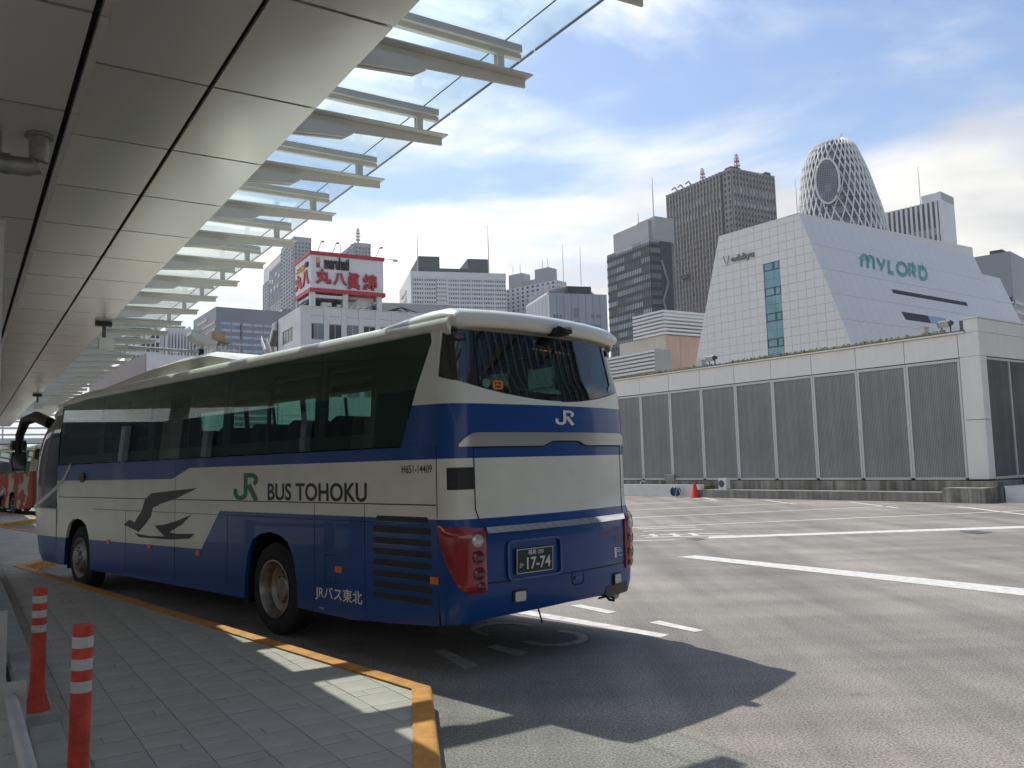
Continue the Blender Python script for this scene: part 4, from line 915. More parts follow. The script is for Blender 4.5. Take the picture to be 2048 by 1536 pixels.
for al, lb in ((16.25, 'grey junction box on the roof edge next to the floodlight by the corner pier'), (26.95, 'small grey junction box left of the floodlight above the traffic cone')):
    t = thing('junction_box', lb, 'box', WD*al+WN*(DW+.2)+Vector((0, 0, 6.0)), R(90-53.8)); MB().box(-.15, .15, -.2, .2, .04, .34).build('case', M['frame_alu'], t); MB().box(-.17, .17, -.22, .22, .341, .36).build('lid', M['frame_alu'], t); MB().box(-.3, .3, -.45, .45, 0, .04).build('base', M['concrete'], t)
# ------------------------------------------------------------------ small things in front of it
cone = thing('traffic_cone', 'red traffic cone standing by the planter wall', 'cone', hit(1390, 985, WN*29.25, WN).xy.to_3d())
M['cone_red'] = mat('cone_red', (.75, .035, .02), .45, var=.06); M['cone_base'] = mat('cone_base', (.25, .02, .02), .7)
MB().lathe([(.19, .03), (.17, .06), (.045, .70), (.03, .705), (0, .70)], (0, 0, 0), (0, 0, 1), 24).build('body', M['cone_red'], cone, True, True); MB().prism([(-.2, -.17), (-.17, -.2), (.17, -.2), (.2, -.17), (.2, .17), (.17, .2), (-.17, .2), (-.2, .17)], lambda a, b: (a, b, 0), lambda a, b: (a, b, .03)).build('base', M['cone_base'], cone, fix=True)
reel = thing('hose_reel', 'blue hose reel on a white stand by the planter wall', 'hose reel', hit(1351, 985, WN*29.2, WN).xy.to_3d(), R(30))
M['reel_blue'] = mat('blue_plastic', (.02, .13, .24), .4)
MB().lathe([(.0, -.12), (.22, -.12), (.22, -.10), (.10, -.09), (.10, .09), (.22, .10), (.22, .12), (0, .12)], (0, 0, .27), (0, 1, 0), 20).build('drum', M['reel_blue'], reel, True, True)
for sg in (-1, 1): MB().tube([(-.2, sg*.17, 0), (-.03, sg*.17, .46), (.03, sg*.17, .46), (.2, sg*.17, 0)], .02, 6).build('stand', M['white'], reel)
MB().tube([(-.05, -.17, .46), (-.05, .17, .46)], .018, 6).build('handle', M['white'], reel)
fan = thing('wall_fan_box', 'small white vent box with a round grille above the kerb blocks', 'vent box', WD*25.15+WN*(DW-.72)+Vector((0, 0, .342)), R(90-53.8))
MB().box(-.1, .15, -.22, .22, 0, .50).build('case', M['white'], fan); MB().lathe([(0, .0), (.10, .0), (.15, .012), (.16, .0)], (-.102, .05, .26), (-1, 0, 0), 20).build('round_grille', M['steel'], fan, True, True)
pbx = thing('power_box', 'grey power box standing on the mossy planter', 'box', atY(1344, 958, 41.5).xy.to_3d()+Vector((0, 0, .5)), R(36)); MB().box(-.18, .18, -.3, .3, .04, .48).build('case', mat('greyish_green_box', (.34, .34, .28), .6), pbx); MB().box(-.2, .2, -.32, .32, .482, .51).build('lid', M['frame_alu'], pbx)
MB().tube([(-.19, .35, .1), (-.2, .5, .2), (-.2, .55, -.1), (-.3, .5, -.45)], .02, 6).build('hose', M['cable'], pbx)
tap = thing('standpipe_tap', 'small white standpipe tap on the mossy planter', 'tap', atY(1281, 965, 41.0).xy.to_3d()+Vector((0, 0, .5)), 0); MB().tube([(0, 0, 0), (0, 0, .22), (.12, 0, .25), (.2, 0, .2)], .03, 6).build('pipe', M['white'], tap); MB().box(-.1, .02, -.02, .02, .24, .30).build('lever', M['steel'], tap)

# ================================================================== FOREGROUND: bollards, fence, post, pipe
M['bollard'] = mat('bollard_orange', (.64, .06, .028), .55, var=.3, vscale=14, bump=.1, bscale=90)
M['reflect'] = mat('reflective_band', (.55, .56, .54), .45, var=.12, vscale=30)
def bollard(p, h, label, tilt, rad=.042):
    t = thing('bollard', label, 'bollard', p, 0, 'orange flexible bollards'); t.rotation_euler = tilt
    MB().lathe([(rad*1.9, .0), (rad*1.8, .02), (rad*1.25, .10), (rad*1.05, .2), (rad*1.0, h-.01), (rad*.93, h), (rad*.5, h+.004), (0, h+.004)], (0, 0, 0), (0, 0, 1), 28).build('post', M['bollard'], t, True, True)
    for i in range(3):
        z1 = h-.048-.092*i; MB().lathe([(rad*.99, z1-.046), (rad*1.025, z1-.046), (rad*1.025, z1), (rad*.99, z1)], (0, 0, 0), (0, 0, 1), 28).build('reflective_band', M['reflect'], t, True, True)
    return t
p1 = atY(73, 1410, 5.6); p2 = atY(160, 1245, 3.7)
bollard((p1.x, p1.y, .30), .77, 'farther orange bollard with three white bands, standing on a concrete block', (0, R(.6), 0))
bollard((p2.x-.005, p2.y, .15), 1.005, 'nearest orange bollard with three white bands, cut by the lower edge', (R(-.5), R(.9), 0), .0405)
ft = thing('concrete_block', 'rough grey concrete block under the farther bollard', 'concrete block', (p1.x, p1.y, SWZ), R(33))
MB().prism([(-.17, 0), (.15, 0), (.13, .13), (.11, .15), (-.15, .15)], lambda a, z: (a, -.16, z), lambda a, z: (a, .15, z)).build('block', M['pale_kerb'], ft, fix=True)
MB().lathe([(.075, 0), (.07, .012), (.0, .012)], (.0, 0, .1505), (0, 0, 1), 20).build('base_ring', M['reflect'], ft)
# white pipe fence along the walk
fence = thing('pipe_fence', 'white steel fence with flat posts and a round handrail, lower left', 'fence', (0, 0, SWZ), R(33.0))
M['fence_white'] = mat('fence_paint', (.50, .49, .465), .55, var=.12, vscale=6, bump=.1, bscale=60)
MB().tube([(.205, 1.0, .735), (.20, 4.14, .735)], .025, 14).build('handrail', M['fence_white'], fence, True, True)
for i, s in enumerate((4.15, 5.9, 7.6, 9.3, 11.0, 12.7)):
    pp = MB().box(.06, .255, s, s+.012, -.02, .80 if i == 0 else .86).build('post', M['fence_white'], fence)
    if i == 0: MB().lathe([(.034, 0), (.034, -.012), (.026, -.014)], (.201, 4.149, .735), (0, 1, 0), 16).build('collar', M['fence_white'], pp, True, True)
for s in (5.9, 7.6, 9.3, 11.0): MB().tube([(.10, s+.05, .80), (.10, s+1.66, .80)], .025, 10).build('handrail', M['fence_white'], fence, True, True)
MB().tube([(.16, 1.0, .40), (.16, 4.14, .40)], .018, 8).build('lower_rail', M['fence_white'], fence, True, True)
for k in range(12): MB().box(.145, .175, 1.2+.25*k, 1.225+.25*k, .02, .70).build('baluster', M['fence_white'], fence)
post = tag(MB().box(.05, .272, 8.6, 8.9, SWZ, 4.02).box(.03, .285, 8.58, 8.92, 4.022, 4.05).build('sign_post', M['white']), 'white square post at the left edge under the drain pipe', 'post'); post.rotation_euler = (0, 0, R(33))
# drain pipe elbow under the low soffit
M['galv'] = mat('galvanised_pipe', (.30, .30, .29), .45, .6, var=.25, vscale=12)
q0 = hit(78, 272, Vector((0, 0, ZL-.004)), Vector((0, 0, 1))); 
pipe = thing('drain_pipe', 'grey galvanised drain pipe elbow hanging from the dark soffit', 'pipe', (q0.x, q0.y, ZL), R(33))
MB().tube([(0, 0, -.004), (0, 0, -.20), (-.02, 0, -.235), (-.06, 0, -.25), (-1.6, 0, -.25)], .066, 18).build('pipe', M['galv'], pipe, True, True)
MB().lathe([(.066, -.02), (.095, -.02), (.095, -.004), (.0, -.004)], (0, 0, 0), (0, 0, 1), 20).build('flange', M['galv'], pipe, True, True)
MB().lathe([(.067, -.02), (.072, -.02), (.072, .02), (.067, .02)], (-.20, 0, -.25), (1, 0, 0), 18).build('joint_ring', M['galv'], pipe, True, True)
MB().box(-.27, -.23, -.005, .005, -.19, -.004).build('hanger', M['galv'], pipe); MB().tube([(-.6, .03, -.02), (-.45, .02, -.12), (-.30, .0, -.18), (-.18, -.02, -.185)], .01, 6).build('cable', M['cable'], pipe)
# camera and lamp fixtures hung from the canopy
for (px, py, s, lb) in ((200, 668, 17.5, 'white security camera on a black bracket under the canopy edge'), (83, 790, 34.0, 'farther security camera under the canopy edge near the coach front')):
    c = ls(2.28, s, ZS-.0); d_ = CP+(c-CP)
    t = thing('security_camera', lb, 'camera', c, R(33)); MB().box(-.22, .06, -.08, .08, -.09, -.004).build('bracket', M['black'], t); MB().box(-.10, -.04, -.03, .03, -.30, -.09).build('stem', M['steel'], t)
    MB().box(-.16, .10, -.09, .09, -.52, -.32).build('housing', M['white'], t); MB().tube([(.0, 0, -.05), (1.4, 0, -.02)], .02, 6).build('arm', M['fence_white'], t)
t = thing('flood_lamp', 'pale flat flood lamp on an arm at the canopy tip', 'lamp', ls(4.05, 18.9, 4.62), R(33)); MB().prism([(0, .16), (.55, -.05), (.52, -.12), (.1, -.05), (-.02, .08)], lambda a, z: (a, -.22, z), lambda a, z: (a, .22, z)).build('housing', M['beam'], t, fix=True); MB().tube([(-1.2, 0, -.22), (.25, 0, -.26), (.27, 0, -.1)], .03, 8).build('arm', M['fence_white'], t); MB().box(.2, .3, -.03, .03, -.34, -.2).build('joint', M['black'], t)
# ================================================================== CITY
def site(name, label, corner, depth, aR, left=None, right=None, top=None, group=None):
    """a block seen on its corner. corner/left/right: photo pixels of the top of the corner edge and of the two far ends.
    local x runs along the right-hand face, local y along the left-hand face. returns thing, height, right length, left length"""
    c = atY(corner[0], corner[1], depth); base = Vector((c.x, c.y, 0)); xr = azv(aR); xl = azv(aR-90)
    t = thing(name, label, 'building', base, R(90-aR), group)
    def along(px, d, n):
        q = hit(px[0], px[1], base, n); return d.dot(q-base)
    wr = along(right, xr, Vector((xl.x, xl.y, 0))) if right else 10
    wl = along(left, xl, Vector((xr.x, xr.y, 0))) if left else 10
    return t, c.z, wr, wl
def facade(t, face, a0, a1, z0, z1, nc, nr, pier, spand, d, m, name='facade_grid', off=0.0, sub=None):
    """real relief: piers and spandrels standing d proud of the glass"""
    mb = MB(); W_ = (a1-a0)/nc; H_ = (z1-z0)/nr; pw = W_*pier/2; sh = H_*spand/2
    def bx(a, b, z, y, dd):
        if face == 'R': mb.box(a, b, -dd-off, .02-off, z, y)
        else: mb.box(-dd-off, .02-off, a, b, z, y)
    for i in range(nc+1):
        if pier: bx(max(a0, a0+W_*i-pw), min(a1, a0+W_*i+pw), z0, z1, d*1.12)
    for j in range(nr+1):
        if spand: bx(a0, a1, max(z0, z0+H_*j-sh), min(z1, z0+H_*j+sh), d)
    if sub:
        for i in range(nc):
            for k in range(1, sub): bx(a0+W_*i+W_*k/sub-W_*.035, a0+W_*i+W_*k/sub+W_*.035, z0, z1, d*.7)
    return stuff(mb.build(name, m, t))
def core(t, x1, y1, z1, m, x0=0.0, y0=0.0, z0=0.0, name='glazed_core'): return MB().box(x0, x1, y0, y1, z0, z1).build(name, m, t)
def mast(t, x, y, z, h, m=None, r=.25, name='antenna'): return MB().tube([(x, y, z), (x, y, z+h*.6), (x, y, z+h)], [r, r*.8, r*.4], 6).build(name, m or M['alu'], t)
def redmast(t, x, y, z, h, r):
    o = thing_part = MB().tube([(x, y, z), (x, y, z+h)], r*.3, 6).build('antenna_mast', M['mast_red'], t)
    for i, (f, k) in enumerate(((.2, 1), (.42, 1.1), (.62, .9), (.8, .7))):
        MB().lathe([(r*k*.3, 0), (r*k, 0), (r*k, h*.035), (r*k*.3, h*.035)], (x, y, z+h*f), (0, 0, 1), 10).build('antenna_ring', M['mast_red'] if i % 2 == 0 else M['white'], o)
        for a in (0, 2.1, 4.2): MB().tube([(x+r*k*.8*math.cos(a), y+r*k*.8*math.sin(a), z+h*f), (x+r*k*.8*math.cos(a), y+r*k*.8*math.sin(a), z+h*(f+.16))], r*.16, 5).build('aerial', M['white'], o)
M['mast_red'] = mat('mast_red', (.5, .05, .04), .6)
M['tower_grey'] = mat('pale_grey_stone', (.36, .37, .39), .8, var=.12, vscale=.05)
M['tower_white'] = mat('white_tower_tile', (.76, .76, .735), .6, var=.06, vscale=.08, streak=.06)
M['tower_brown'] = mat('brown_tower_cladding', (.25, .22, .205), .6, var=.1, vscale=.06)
M['roof_dark'] = mat('dark_roof_plant', (.045, .05, .055), .7)
M['roof_pale'] = mat('pale_roof_plant', (.42, .42, .41), .7, var=.1, vscale=.1)
M['grey_clad'] = mat('grey_metal_cladding', (.27, .285, .305), .5, .2, var=.06, vscale=.1)
M['blue_grey'] = mat('blue_grey_cladding', (.34, .37, .40), .5, .1, var=.06, vscale=.1)
M['win_grey'] = winmat('grey_windows', (.035, .042, .05), (.28, .31, .33), (3.1, 3.1, 3.7))
M['win_dark'] = winmat('dark_windows', (.02, .022, .026), (.20, .24, .26), (1.7, 1.7, 3.6), frac=.3)
M['win_brown'] = winmat('brown_tower_windows', (.02, .02, .022), (.10, .12, .12), (2.9, 2.9, 3.6), frac=.4)
M['black_glass'] = winmat('black_glass', (.012, .015, .018), (.06, .075, .085), (1.6, 1.6, 3.9), .05, .5)
M['sky_glass'] = mat('mirror_glass', (.30, .37, .40), .06, .9, var=.25, vscale=.05)
M['louvre_white'] = mat('white_louvre', (.76, .76, .735), .5, var=.05)

# ---- twin metropolitan towers, far behind the sign
t, h, wr, wl = site('stone_tower', 'tall pale grey tower with discs on its top, left behind the rooftop sign', (588, 482), 880, 62, (527, 500), (622, 492))
core(t, wr, wl, h, M['win_grey'])
facade(t, 'L', 0, wl*.38, 0, h-.1, 5, 60, .38, .42, .9, M['tower_grey']); facade(t, 'L', wl*.78, wl, 0, h*.93, 3, 56, .4, .42, .9, M['tower_grey']); facade(t, 'L', wl*.38, wl*.78, 0, h*.78, 6, 50, .3, .35, .3, M['tower_grey']); facade(t, 'R', 0, wr, 0, h, 5, 60, .4, .42, .9, M['tower_grey'])
facade(t, 'L', wl*.38, wl*.78, h*.78, h*.97, 9, 1, .45, .1, .4, M['tower_grey'], 'ribbed_recess')
MB().box(-.5, wr+.4, -.5, wl*.38, h, h+5).build('crown', M['tower_grey'], t); MB().box(.6, wr, wl*.38, wl, h-3, h+2).build('crown', M['tower_grey'], t)
for i, (a, z) in enumerate(((.43, .90), (.47, .86), (.52, .92), (.57, .86), (.64, .90), (.68, .86), (.72, .91))): MB().lathe([(0, .5), (2.2, .4), (2.4, 0), (2.4, -.3)], (-1.2, wl*a, h*z), (-1, 0, 0), 14).build('dish', M['white'], t, True, True)
MB().box(-12, 0, wl*.02, wl*.45, 0, h*.70).build('lower_wing', M['win_grey'], t); 
t, h, wr, wl = site('stone_tower', 'pale grey tower with aerials and a red mast, right behind the rooftop sign', (710, 492), 905, 62, (652, 505), (741, 508))
core(t, wr, wl, h, M['win_grey']); facade(t, 'L', 0, wl*.40, 0, h, 6, 60, .38, .42, .9, M['tower_grey']); facade(t, 'L', wl*.40, wl, 0, h*.985, 9, 60, .38, .42, .9, M['tower_grey']); facade(t, 'R', 0, wr, 0, h, 5, 60, .4, .42, .9, M['tower_grey'])
MB().box(-.5, wr+.4, -.5, wl*.45, h, h+4).build('crown', M['tower_grey'], t); MB().box(1, wr-2, wl*.45, wl, h-3, h+1).build('crown', M['tower_grey'], t)
redmast(t, wr*.25, 3, h+4, 17, 2.6); mast(t, 5, wl*.62, h, 22, r=.5); mast(t, 5, wl*.5, h, 8, r=.4)
for a in (.2, .75, .85): MB().lathe([(0, .9), (1.5, .7), (2.0, 0), (1.4, -.6)], (3, wl*a, h+6), (-.7, -.3, .4), 12).build('dish', M['white'], t, True, True); mast(t, 3, wl*a, h, 6, r=.3)
# ---- white slab hotel
t, h, wr, wl = site('white_slab_hotel', 'wide white slab tower of small square windows with two black roof boxes', (823, 545), 660, 76, (800, 550), (1011, 560))
core(t, wr, wl, h, M['win_dark'])
n5 = wr/8
for i in range(8):
    if i == 2: continue
    facade(t, 'R', n5*i, n5*(i+1)+.01, h*.0, h-4, 5, 42, .36, .52, .5, M['tower_white'])
    MB().box(n5*i-.6 if i else 0, n5*i+.6, -1.0, .03, 0, h-4).build('pier', M['tower_white'], t)
MB().box(n5*2, n5*3, 2.5, 3.0, 0, h).build('recess_glazing', M['win_dark'], t); facade(t, 'R', n5*2+.6, n5*3-.6, 0, h-4, 5, 46, .5, .55, .25, M['tower_white'], 'recess_grid')
MB().box(-.3, wr+.3, -.8, .1, h-4.2, h+1).build('parapet', M['tower_white'], t); MB().box(-.8, .05, -.3, wl, 0, h+1).build('end_wall', M['tower_white'], t)
for j in range(20): MB().box(-2.0, -.81, wl*.35, wl*.75, h-10-6.5*j, h-8.2-6.5*j).build('balcony', M['tower_white'], t)
MB().box(wr*.08, wr*.30, 2, wl*.8, h+1, h+14).build('roof_box', M['roof_dark'], t); MB().box(wr*.60, wr*.82, 2, wl*.8, h+1, h+13).build('roof_box', M['roof_dark'], t); MB().box(wr*.30, wr*.60, 4, wl*.6, h+1, h+5).build('roof_box', M['roof_dark'], t)
mast(t, wr*.07, 3, h, 38, r=.45); mast(t, wr*.83, 3, h, 42, r=.45)
# ---- second white tower
t, h, wr, wl = site('white_grid_tower', 'white tower with square windows and two pale roof blocks, right of the wide slab', (1112, 560), 720, 40, (1011, 556), (1132, 567))
core(t, wr, wl, h, M['win_dark']); facade(t, 'L', 0, wl, 0, h, 10, 42, .55, .5, .5, M['tower_white']); facade(t, 'R', 0, wr, 0, h, 5, 42, .5, .5, .5, M['tower_white'])
MB().box(1, wr*.9, wl*.15, wl*.42, h+.01, h+13).build('roof_block', M['roof_pale'], t); MB().box(1, wr*.9, wl*.68, wl*.95, h+.01, h+13).build('roof_block', M['roof_pale'], t); MB().box(2, wr*.7, wl*.42, wl*.68, h+.01, h+5).build('roof_block', M['roof_pale'], t)
for a in (.2, .3, .75, .9): mast(t, 4, wl*a, h+13, 9, r=.3)
# ---- blue-grey building with an arched louvred roof
t, h, wr, wl = site('arched_roof_building', 'blue grey block with an arched louvred roof above the coach spoiler', (1098, 586), 260, 74, (1052, 604), (1213, 584))
core(t, wr, wl, h, M['blue_grey'], name='walls')
for i in range(1, 8): MB().box(wr*i/8-.04, wr*i/8+.04, -.03, .01, 0, h-.1).build('panel_joint', M['roof_dark'], t)
for i in range(1, 7): MB().box(-.03, .01, wl*i/7-.04, wl*i/7+.04, 0, h-.1).build('panel_joint', M['roof_dark'], t)
M['pane_blue'] = mat('blue_pane', (.10, .17, .26), .1, .2, var=.2, vscale=.6)
for a, b, z0, z1 in ((.06, .14, .855, .875), (.17, .21, .855, .875), (.42, .49, .86, .915), (.42, .49, .80, .84), (.72, .77, .86, .88), (.81, .87, .86, .88), (.62, .88, .79, .82)):
    w = MB().box(wr*a, wr*b, -.12, -.031, h*z0, h*z1).build('window', M['pane_blue'], t); MB().box(wr*(a+b)/2-.05, wr*(a+b)/2+.05, -.15, -.121, h*z0, h*z1).build('mullion', M['blue_grey'], w)
rows = []; 
for i in range(15):
    a = math.pi*i/14; rows.append([(wr*.44-wr*.42*math.cos(a), y, h+.2+wr*.135*math.sin(a)) for y in (3.5, wl+2)])
MB().slab(rows, [[(x, y, z-.4) for x, y, z in r] for r in rows]).build('arched_roof', M['roof_pale'], t)
for i in range(7):
    f_ = math.sqrt(1-((i+.5)/7)**2); xa = wr*.44-wr*.42*f_; xb = min(wr*.44+wr*.42*f_, xa+wr*.30)
    MB().box(xa, xb, 3.0, 3.2, h+.25+i*wr*.135/7, h+.25+(i+.55)*wr*.135/7).build('roof_louvre', M['roof_pale'], t); MB().box(max(wr*.44+wr*.42*f_-wr*.16, xb+.2), wr*.44+wr*.42*f_, 3.0, 3.2, h+.25+i*wr*.135/7, h+.25+(i+.55)*wr*.135/7).build('roof_louvre', M['roof_pale'], t)
for i in range(6): MB().box(1.2, 1.5, 3, wl+1.5, h+.2+i*.62, h+.5+i*.62).build('roof_louvre', M['tower_grey'], t)
MB().box(wr*.33, wr*.75, 1.0, 2.6, h+.01, h+2.6).build('roof_plant', M['roof_dark'], t); mast(t, wr*.35, 5, h+4, 13, r=.12); mast(t, wr*.66, 5, h+4, 13, r=.12)
# ---- black glass tower
t, h, wr, wl = site('black_glass_tower', 'black glass tower with reflecting window bands and a white roof block', (1299, 480), 340, 62, (1214, 511), (1341, 470))
core(t, wr, wl, h, M['black_glass'])
W_ = 30
mb = MB()
for j in range(34):
    z = h-2.9-3.55*j
    if z < 5: break
    mb.box(-.25, .02, 0, wl, z, z+1.35); mb.box(0, wr*.45, -.25, .02, z, z+1.35)
mb.build('spandrels', M['black'], t); 
M['band_glass'] = winmat('band_glass', (.08, .11, .125), (.42, .50, .54), (6, 6, 3.55), .05, .9)
mb = MB()
for j in range(34):
    z = h-2.9-3.55*j+1.36
    if z < 5: break
    mb.box(-.12, -.1, 0, wl, z, z+2.1); mb.box(0, wr*.45, -.12, -.1, z, z+2.1)
stuff(mb.build('window_bands', M['band_glass'], t)); 
mb = MB()
for i in range(26): mb.box(-.30, -.1, wl*i/26-.09, wl*i/26+.09, 0, h-.5)
for i in range(8): mb.box(wr*.45*i/8-.09, wr*.45*i/8+.09, -.30, -.1, 0, h-.5)
stuff(mb.build('mullions', M['black'], t))
MB().box(wr*.46, wr, -.4, .0, 0, h).build('service_wall', M['roof_dark'], t)
for j in range(7): MB().tube([(wr*.47, -.6, h-8-17*j), (wr*.75, -.6, h-17-17*j), (wr*.47, -.6, h-25-17*j)], .5, 5).build('brace', M['grey_clad'], t)
MB().box(2, wr*.85, wl*.10, wl*.92, h+.02, h+9.5).build('roof_block', M['roof_pale'], t); MB().box(wr*.3, wr*1.2, .5, wl*.4, h+.03, h+10.5).build('roof_block', M['roof_pale'], t); mast(t, wr*.6, 5, h+9, 20, r=.25); mast(t, 4, wl*.4, h+9, 6, r=.2)
# ---- brown tower
t, h, wr, wl = site('brown_tower', 'tall dark brown office tower with fine vertical piers and red masts', (1462, 337), 560, 60, (1335.5, 389), (1546, 356))
core(t, wr, wl, h, M['win_brown'])
facade(t, 'L', 0, wl*.115, 0, h, 2, 48, .5, .45, .6, M['tower_brown']); facade(t, 'L', wl*.155, wl, 0, h-.2, 17, 48, .5, .45, .6, M['tower_brown']); facade(t, 'R', 0, wr, 0, h, 13, 48, .5, .45, .6, M['tower_brown'])
MB().box(-.25, .0, wl*.115, wl*.155, 0, h).build('slot_window', M['roof_dark'], t)
mb = MB()
for i in range(18): mb.box(-1.5, -.55, wl*.155+(wl*.845)*i/17-.55, wl*.155+(wl*.845)*i/17+.55, 0, h+.4)
for i in range(14): mb.box(wr*i/13-.5, wr*i/13+.5, -1.1, -.55, 0, h+.3)
stuff(mb.build('piers', M['tower_brown'], t))
MB().box(-.9, wr+.1, -.7, wl, h-1.5, h+.3).build('parapet', M['tower_brown'], t)
M['lit_win'] = winmat('pale_windows', (.16, .19, .19), (.46, .50, .48), (2.9, 2.9, 3.6), .2, .8)
for z in (.93, .885):
    mb = MB()
    for i in range(17):
        a = wl*.155+wl*.845*(i+.3)/17; 
        if not (z < .9 and 5 < i < 7): mb.box(-.80, -.72, a, a+wl*.845/17*.42, h*z-2.8, h*z+.6)
    for i in range(13): a = wr*(i+.3)/13; mb.box(a, a+wr/13*.42, -.80, -.72, h*z-2.8, h*z+.6)
    stuff(mb.build('pale_windows', M['lit_win'], t))
for a, z in ((.67, .66), (.85, .44)): MB().box(-4, -1.6, wl*a, wl*(a+.10), h*z, h*z+2.5).build('window_cleaning_cradle', M['roof_dark'], t)
redmast(t, wr*.35, 8, h, 15, 2.2); redmast(t, 6, wl*.52, h, 12, 2.0)
MB().box(3, wr*.3, 3, 9, h+.31, h+3.2).build('roof_plant', M['roof_dark'], t)
for a in (.62, .75, .85): MB().tube([(2, wl*a, h), (2, wl*a+4, h+5), (2, wl*(a+.05)+4, h+4)], .5, 5).build('roof_crane', M['roof_dark'], t)
MB().box(wr*.85, wr*.97, 1, 4, h+.31, h+3).build('roof_plant', M['roof_dark'], t)
# ---- latticed cocoon tower
def cocoon():
    D_ = 470.0; base = atY(1700, 600, D_); base.z = 0
    t = thing('latticed_cocoon_tower', 'curved glass tower wrapped in a white diagonal lattice with an oval window', 'building', base, -math.atan2(base.x, base.y))
    zt = atY(1688, 268, D_).z
    px2m = D_/FPX
    # left and right outline read from the photo, as metres from the axis
    L_ = [(262, 1690), (265, 1672), (268, 1658), (272, 1645), (278, 1635), (290, 1626), (310, 1617), (340, 1612), (380, 1607), (420, 1602.5), (480, 1600), (560, 1600), (700, 1606)]
    Rr = [(262, 1692), (265, 1698), (268, 1704), (272, 1709), (278, 1714), (290, 1720), (310, 1727), (340, 1737), (380, 1747), (420, 1757), (460, 1765), (520, 1772), (700, 1782)]
    def ext(z):
        py = 768+FPX*math.tan(PITCH)-(z-CAM_H)/D_*FPX-(1688-1024)*math.tan(ROLL)
        return (lerp(py, L_)-1688)*px2m*1.04, (lerp(py, Rr)-1688)*px2m*1.04
    def pt(a, z, k=1.0):
        x0, x1 = ext(z); cx = (x0+x1)/2; rx = (x1-x0)/2; ry = rx*.95
        c, s = math.cos(a), math.sin(a); e = .82; 
        return Vector((cx+rx*k*math.copysign(abs(c)**e, c), ry*k*math.copysign(abs(s)**e, s), z))
    zs = [zt*i/40 for i in range(39)]+[zt*.962, zt*.972, zt*.98, zt*.987, zt*.993]; NA = 36
    rows = [[pt(2*math.pi*j/NA, z, .90) for j in range(NA+1)] for z in zs]
    rows.append([pt(2*math.pi*j/NA, zs[-1]+.5, .02) for j in range(NA+1)])
    M['cocoon_glass'] = winmat('cocoon_glass', (.08, .10, .11), (.26, .30, .32), (3.0, 3.0, 4.0), .08, .6)
    MB().grid(rows).build('glass_skin', M['cocoon_glass'], t, True, True)
    mb = MB(); nd = 20; stp = 40
    for k in range(nd*2):
        for sgn in (1, -1):
            a0 = math.pi*k/nd; P = []
            for i in range(stp+1):
                z = zt*(.30+.70*(1-(1-i/stp)**1.35)); a = a0+sgn*.98*(i/stp)*math.pi*.55
                P.append((a, z))
            for (aa, za), (ab, zb_) in zip(P, P[1:]):
                p, q = pt(aa, za), pt(ab, zb_); am = (aa+ab)/2 % (2*math.pi); zm = (za+zb_)/2
                if p.y > 6: continue
                # leave the oval free
                if oval(t, (p+q)/2): continue
                mb.tube([p, q], .38, 4, caps=False)
    stuff(mb.build('lattice', M['tower_white'], t))
    mb = MB()
    for i in range(12, 40): mb.tube([pt(2*math.pi*j/NA, zs[i], .93) for j in range(NA//2-2, NA+3)], .22, 4, caps=False)
    stuff(mb.build('floor_edges', M['tower_grey'], t))
    # oval window: ring and ribbed glass
    C_ = oc; ring = [C_+Vector((ox*math.cos(2*math.pi*i/32), .6*ox*(math.cos(2*math.pi*i/32)*0), oz*math.sin(2*math.pi*i/32))) for i in range(33)]
    MB().tube(ring, .6, 6, caps=False).build('oval_ring', M['tower_white'], t, True, True)
    pl = [(ox*math.cos(2*math.pi*i/32), oz*math.sin(2*math.pi*i/32)) for i in range(32)]
    MB().prism(pl, lambda a, b: C_+Vector((a, .4, b)), lambda a, b: C_+Vector((a, 1.6, b))).build('oval_glass', M['cocoon_glass'], t, fix=True)
    mb = MB()
    for i in range(-6, 7):
        x = ox*i/6.6; hz = oz*math.sqrt(max(0, 1-(x/ox)**2)); mb.box(C_.x+x-.12, C_.x+x+.12, C_.y+.1, C_.y+.38, C_.z-hz, C_.z+hz)
    for j in range(-9, 10):
        z = oz*j/9.6; hx = ox*math.sqrt(max(0, 1-(z/oz)**2)); mb.box(C_.x-hx, C_.x+hx, C_.y+.15, C_.y+.39, C_.z+z-.1, C_.z+z+.1)
    stuff(mb.build('oval_mullions', M['grey_clad'], t))
    return t
D_ = 470.0
_b = atY(1688, 600, D_); _o = atY(1661, 369, D_)
oc = Vector((-27*D_/FPX*1.0, -22.5, _o.z*.975)); ox, oz = 23*D_/FPX*.97, 46*D_/FPX*.98
def oval(t, p): return p.y < 0 and ((p.x-oc.x)/(ox*1.0))**2+((p.z-oc.z)/(oz*1.0))**2 < 1
cocoon()
# ---- striped white tower
t, h, wr, wl = site('striped_white_tower', 'white tower with dark vertical window stripes right of the latticed tower', (1880, 400), 600, 48, (1752, 404), (1905, 404))
core(t, wr, wl, h, M['win_brown']); mb = MB(); n = 13
for i in range(n): mb.box(-1.2, .02, wl*(i+.55)/n, wl*(i+1)/n, 0, h+.1)
stuff(mb.build('piers', M['tower_white'], t)); mb = MB()
for j in range(36): mb.box(-.35, .01, 0, wl, h-5.5*j-(7 if j == 0 else 0)-6.5, h-5.5*j-5.0)
mb2 = MB().box(-.5, .0, 0, wl, h*.862, h*.892).build('pale_floor', M['grey_clad'], t)
stuff(mb.build('spandrels', M['roof_dark'], t)); MB().box(-1.3, wr, -1.0, wl*.02, 0, h+6).build('end_wall', M['tower_white'], t); MB().box(0, wr, -1.0, wl*.28, h+.1, h+6).build('roof_block', M['tower_white'], t); mast(t, 4, wl*.33, h, 30, r=.35)
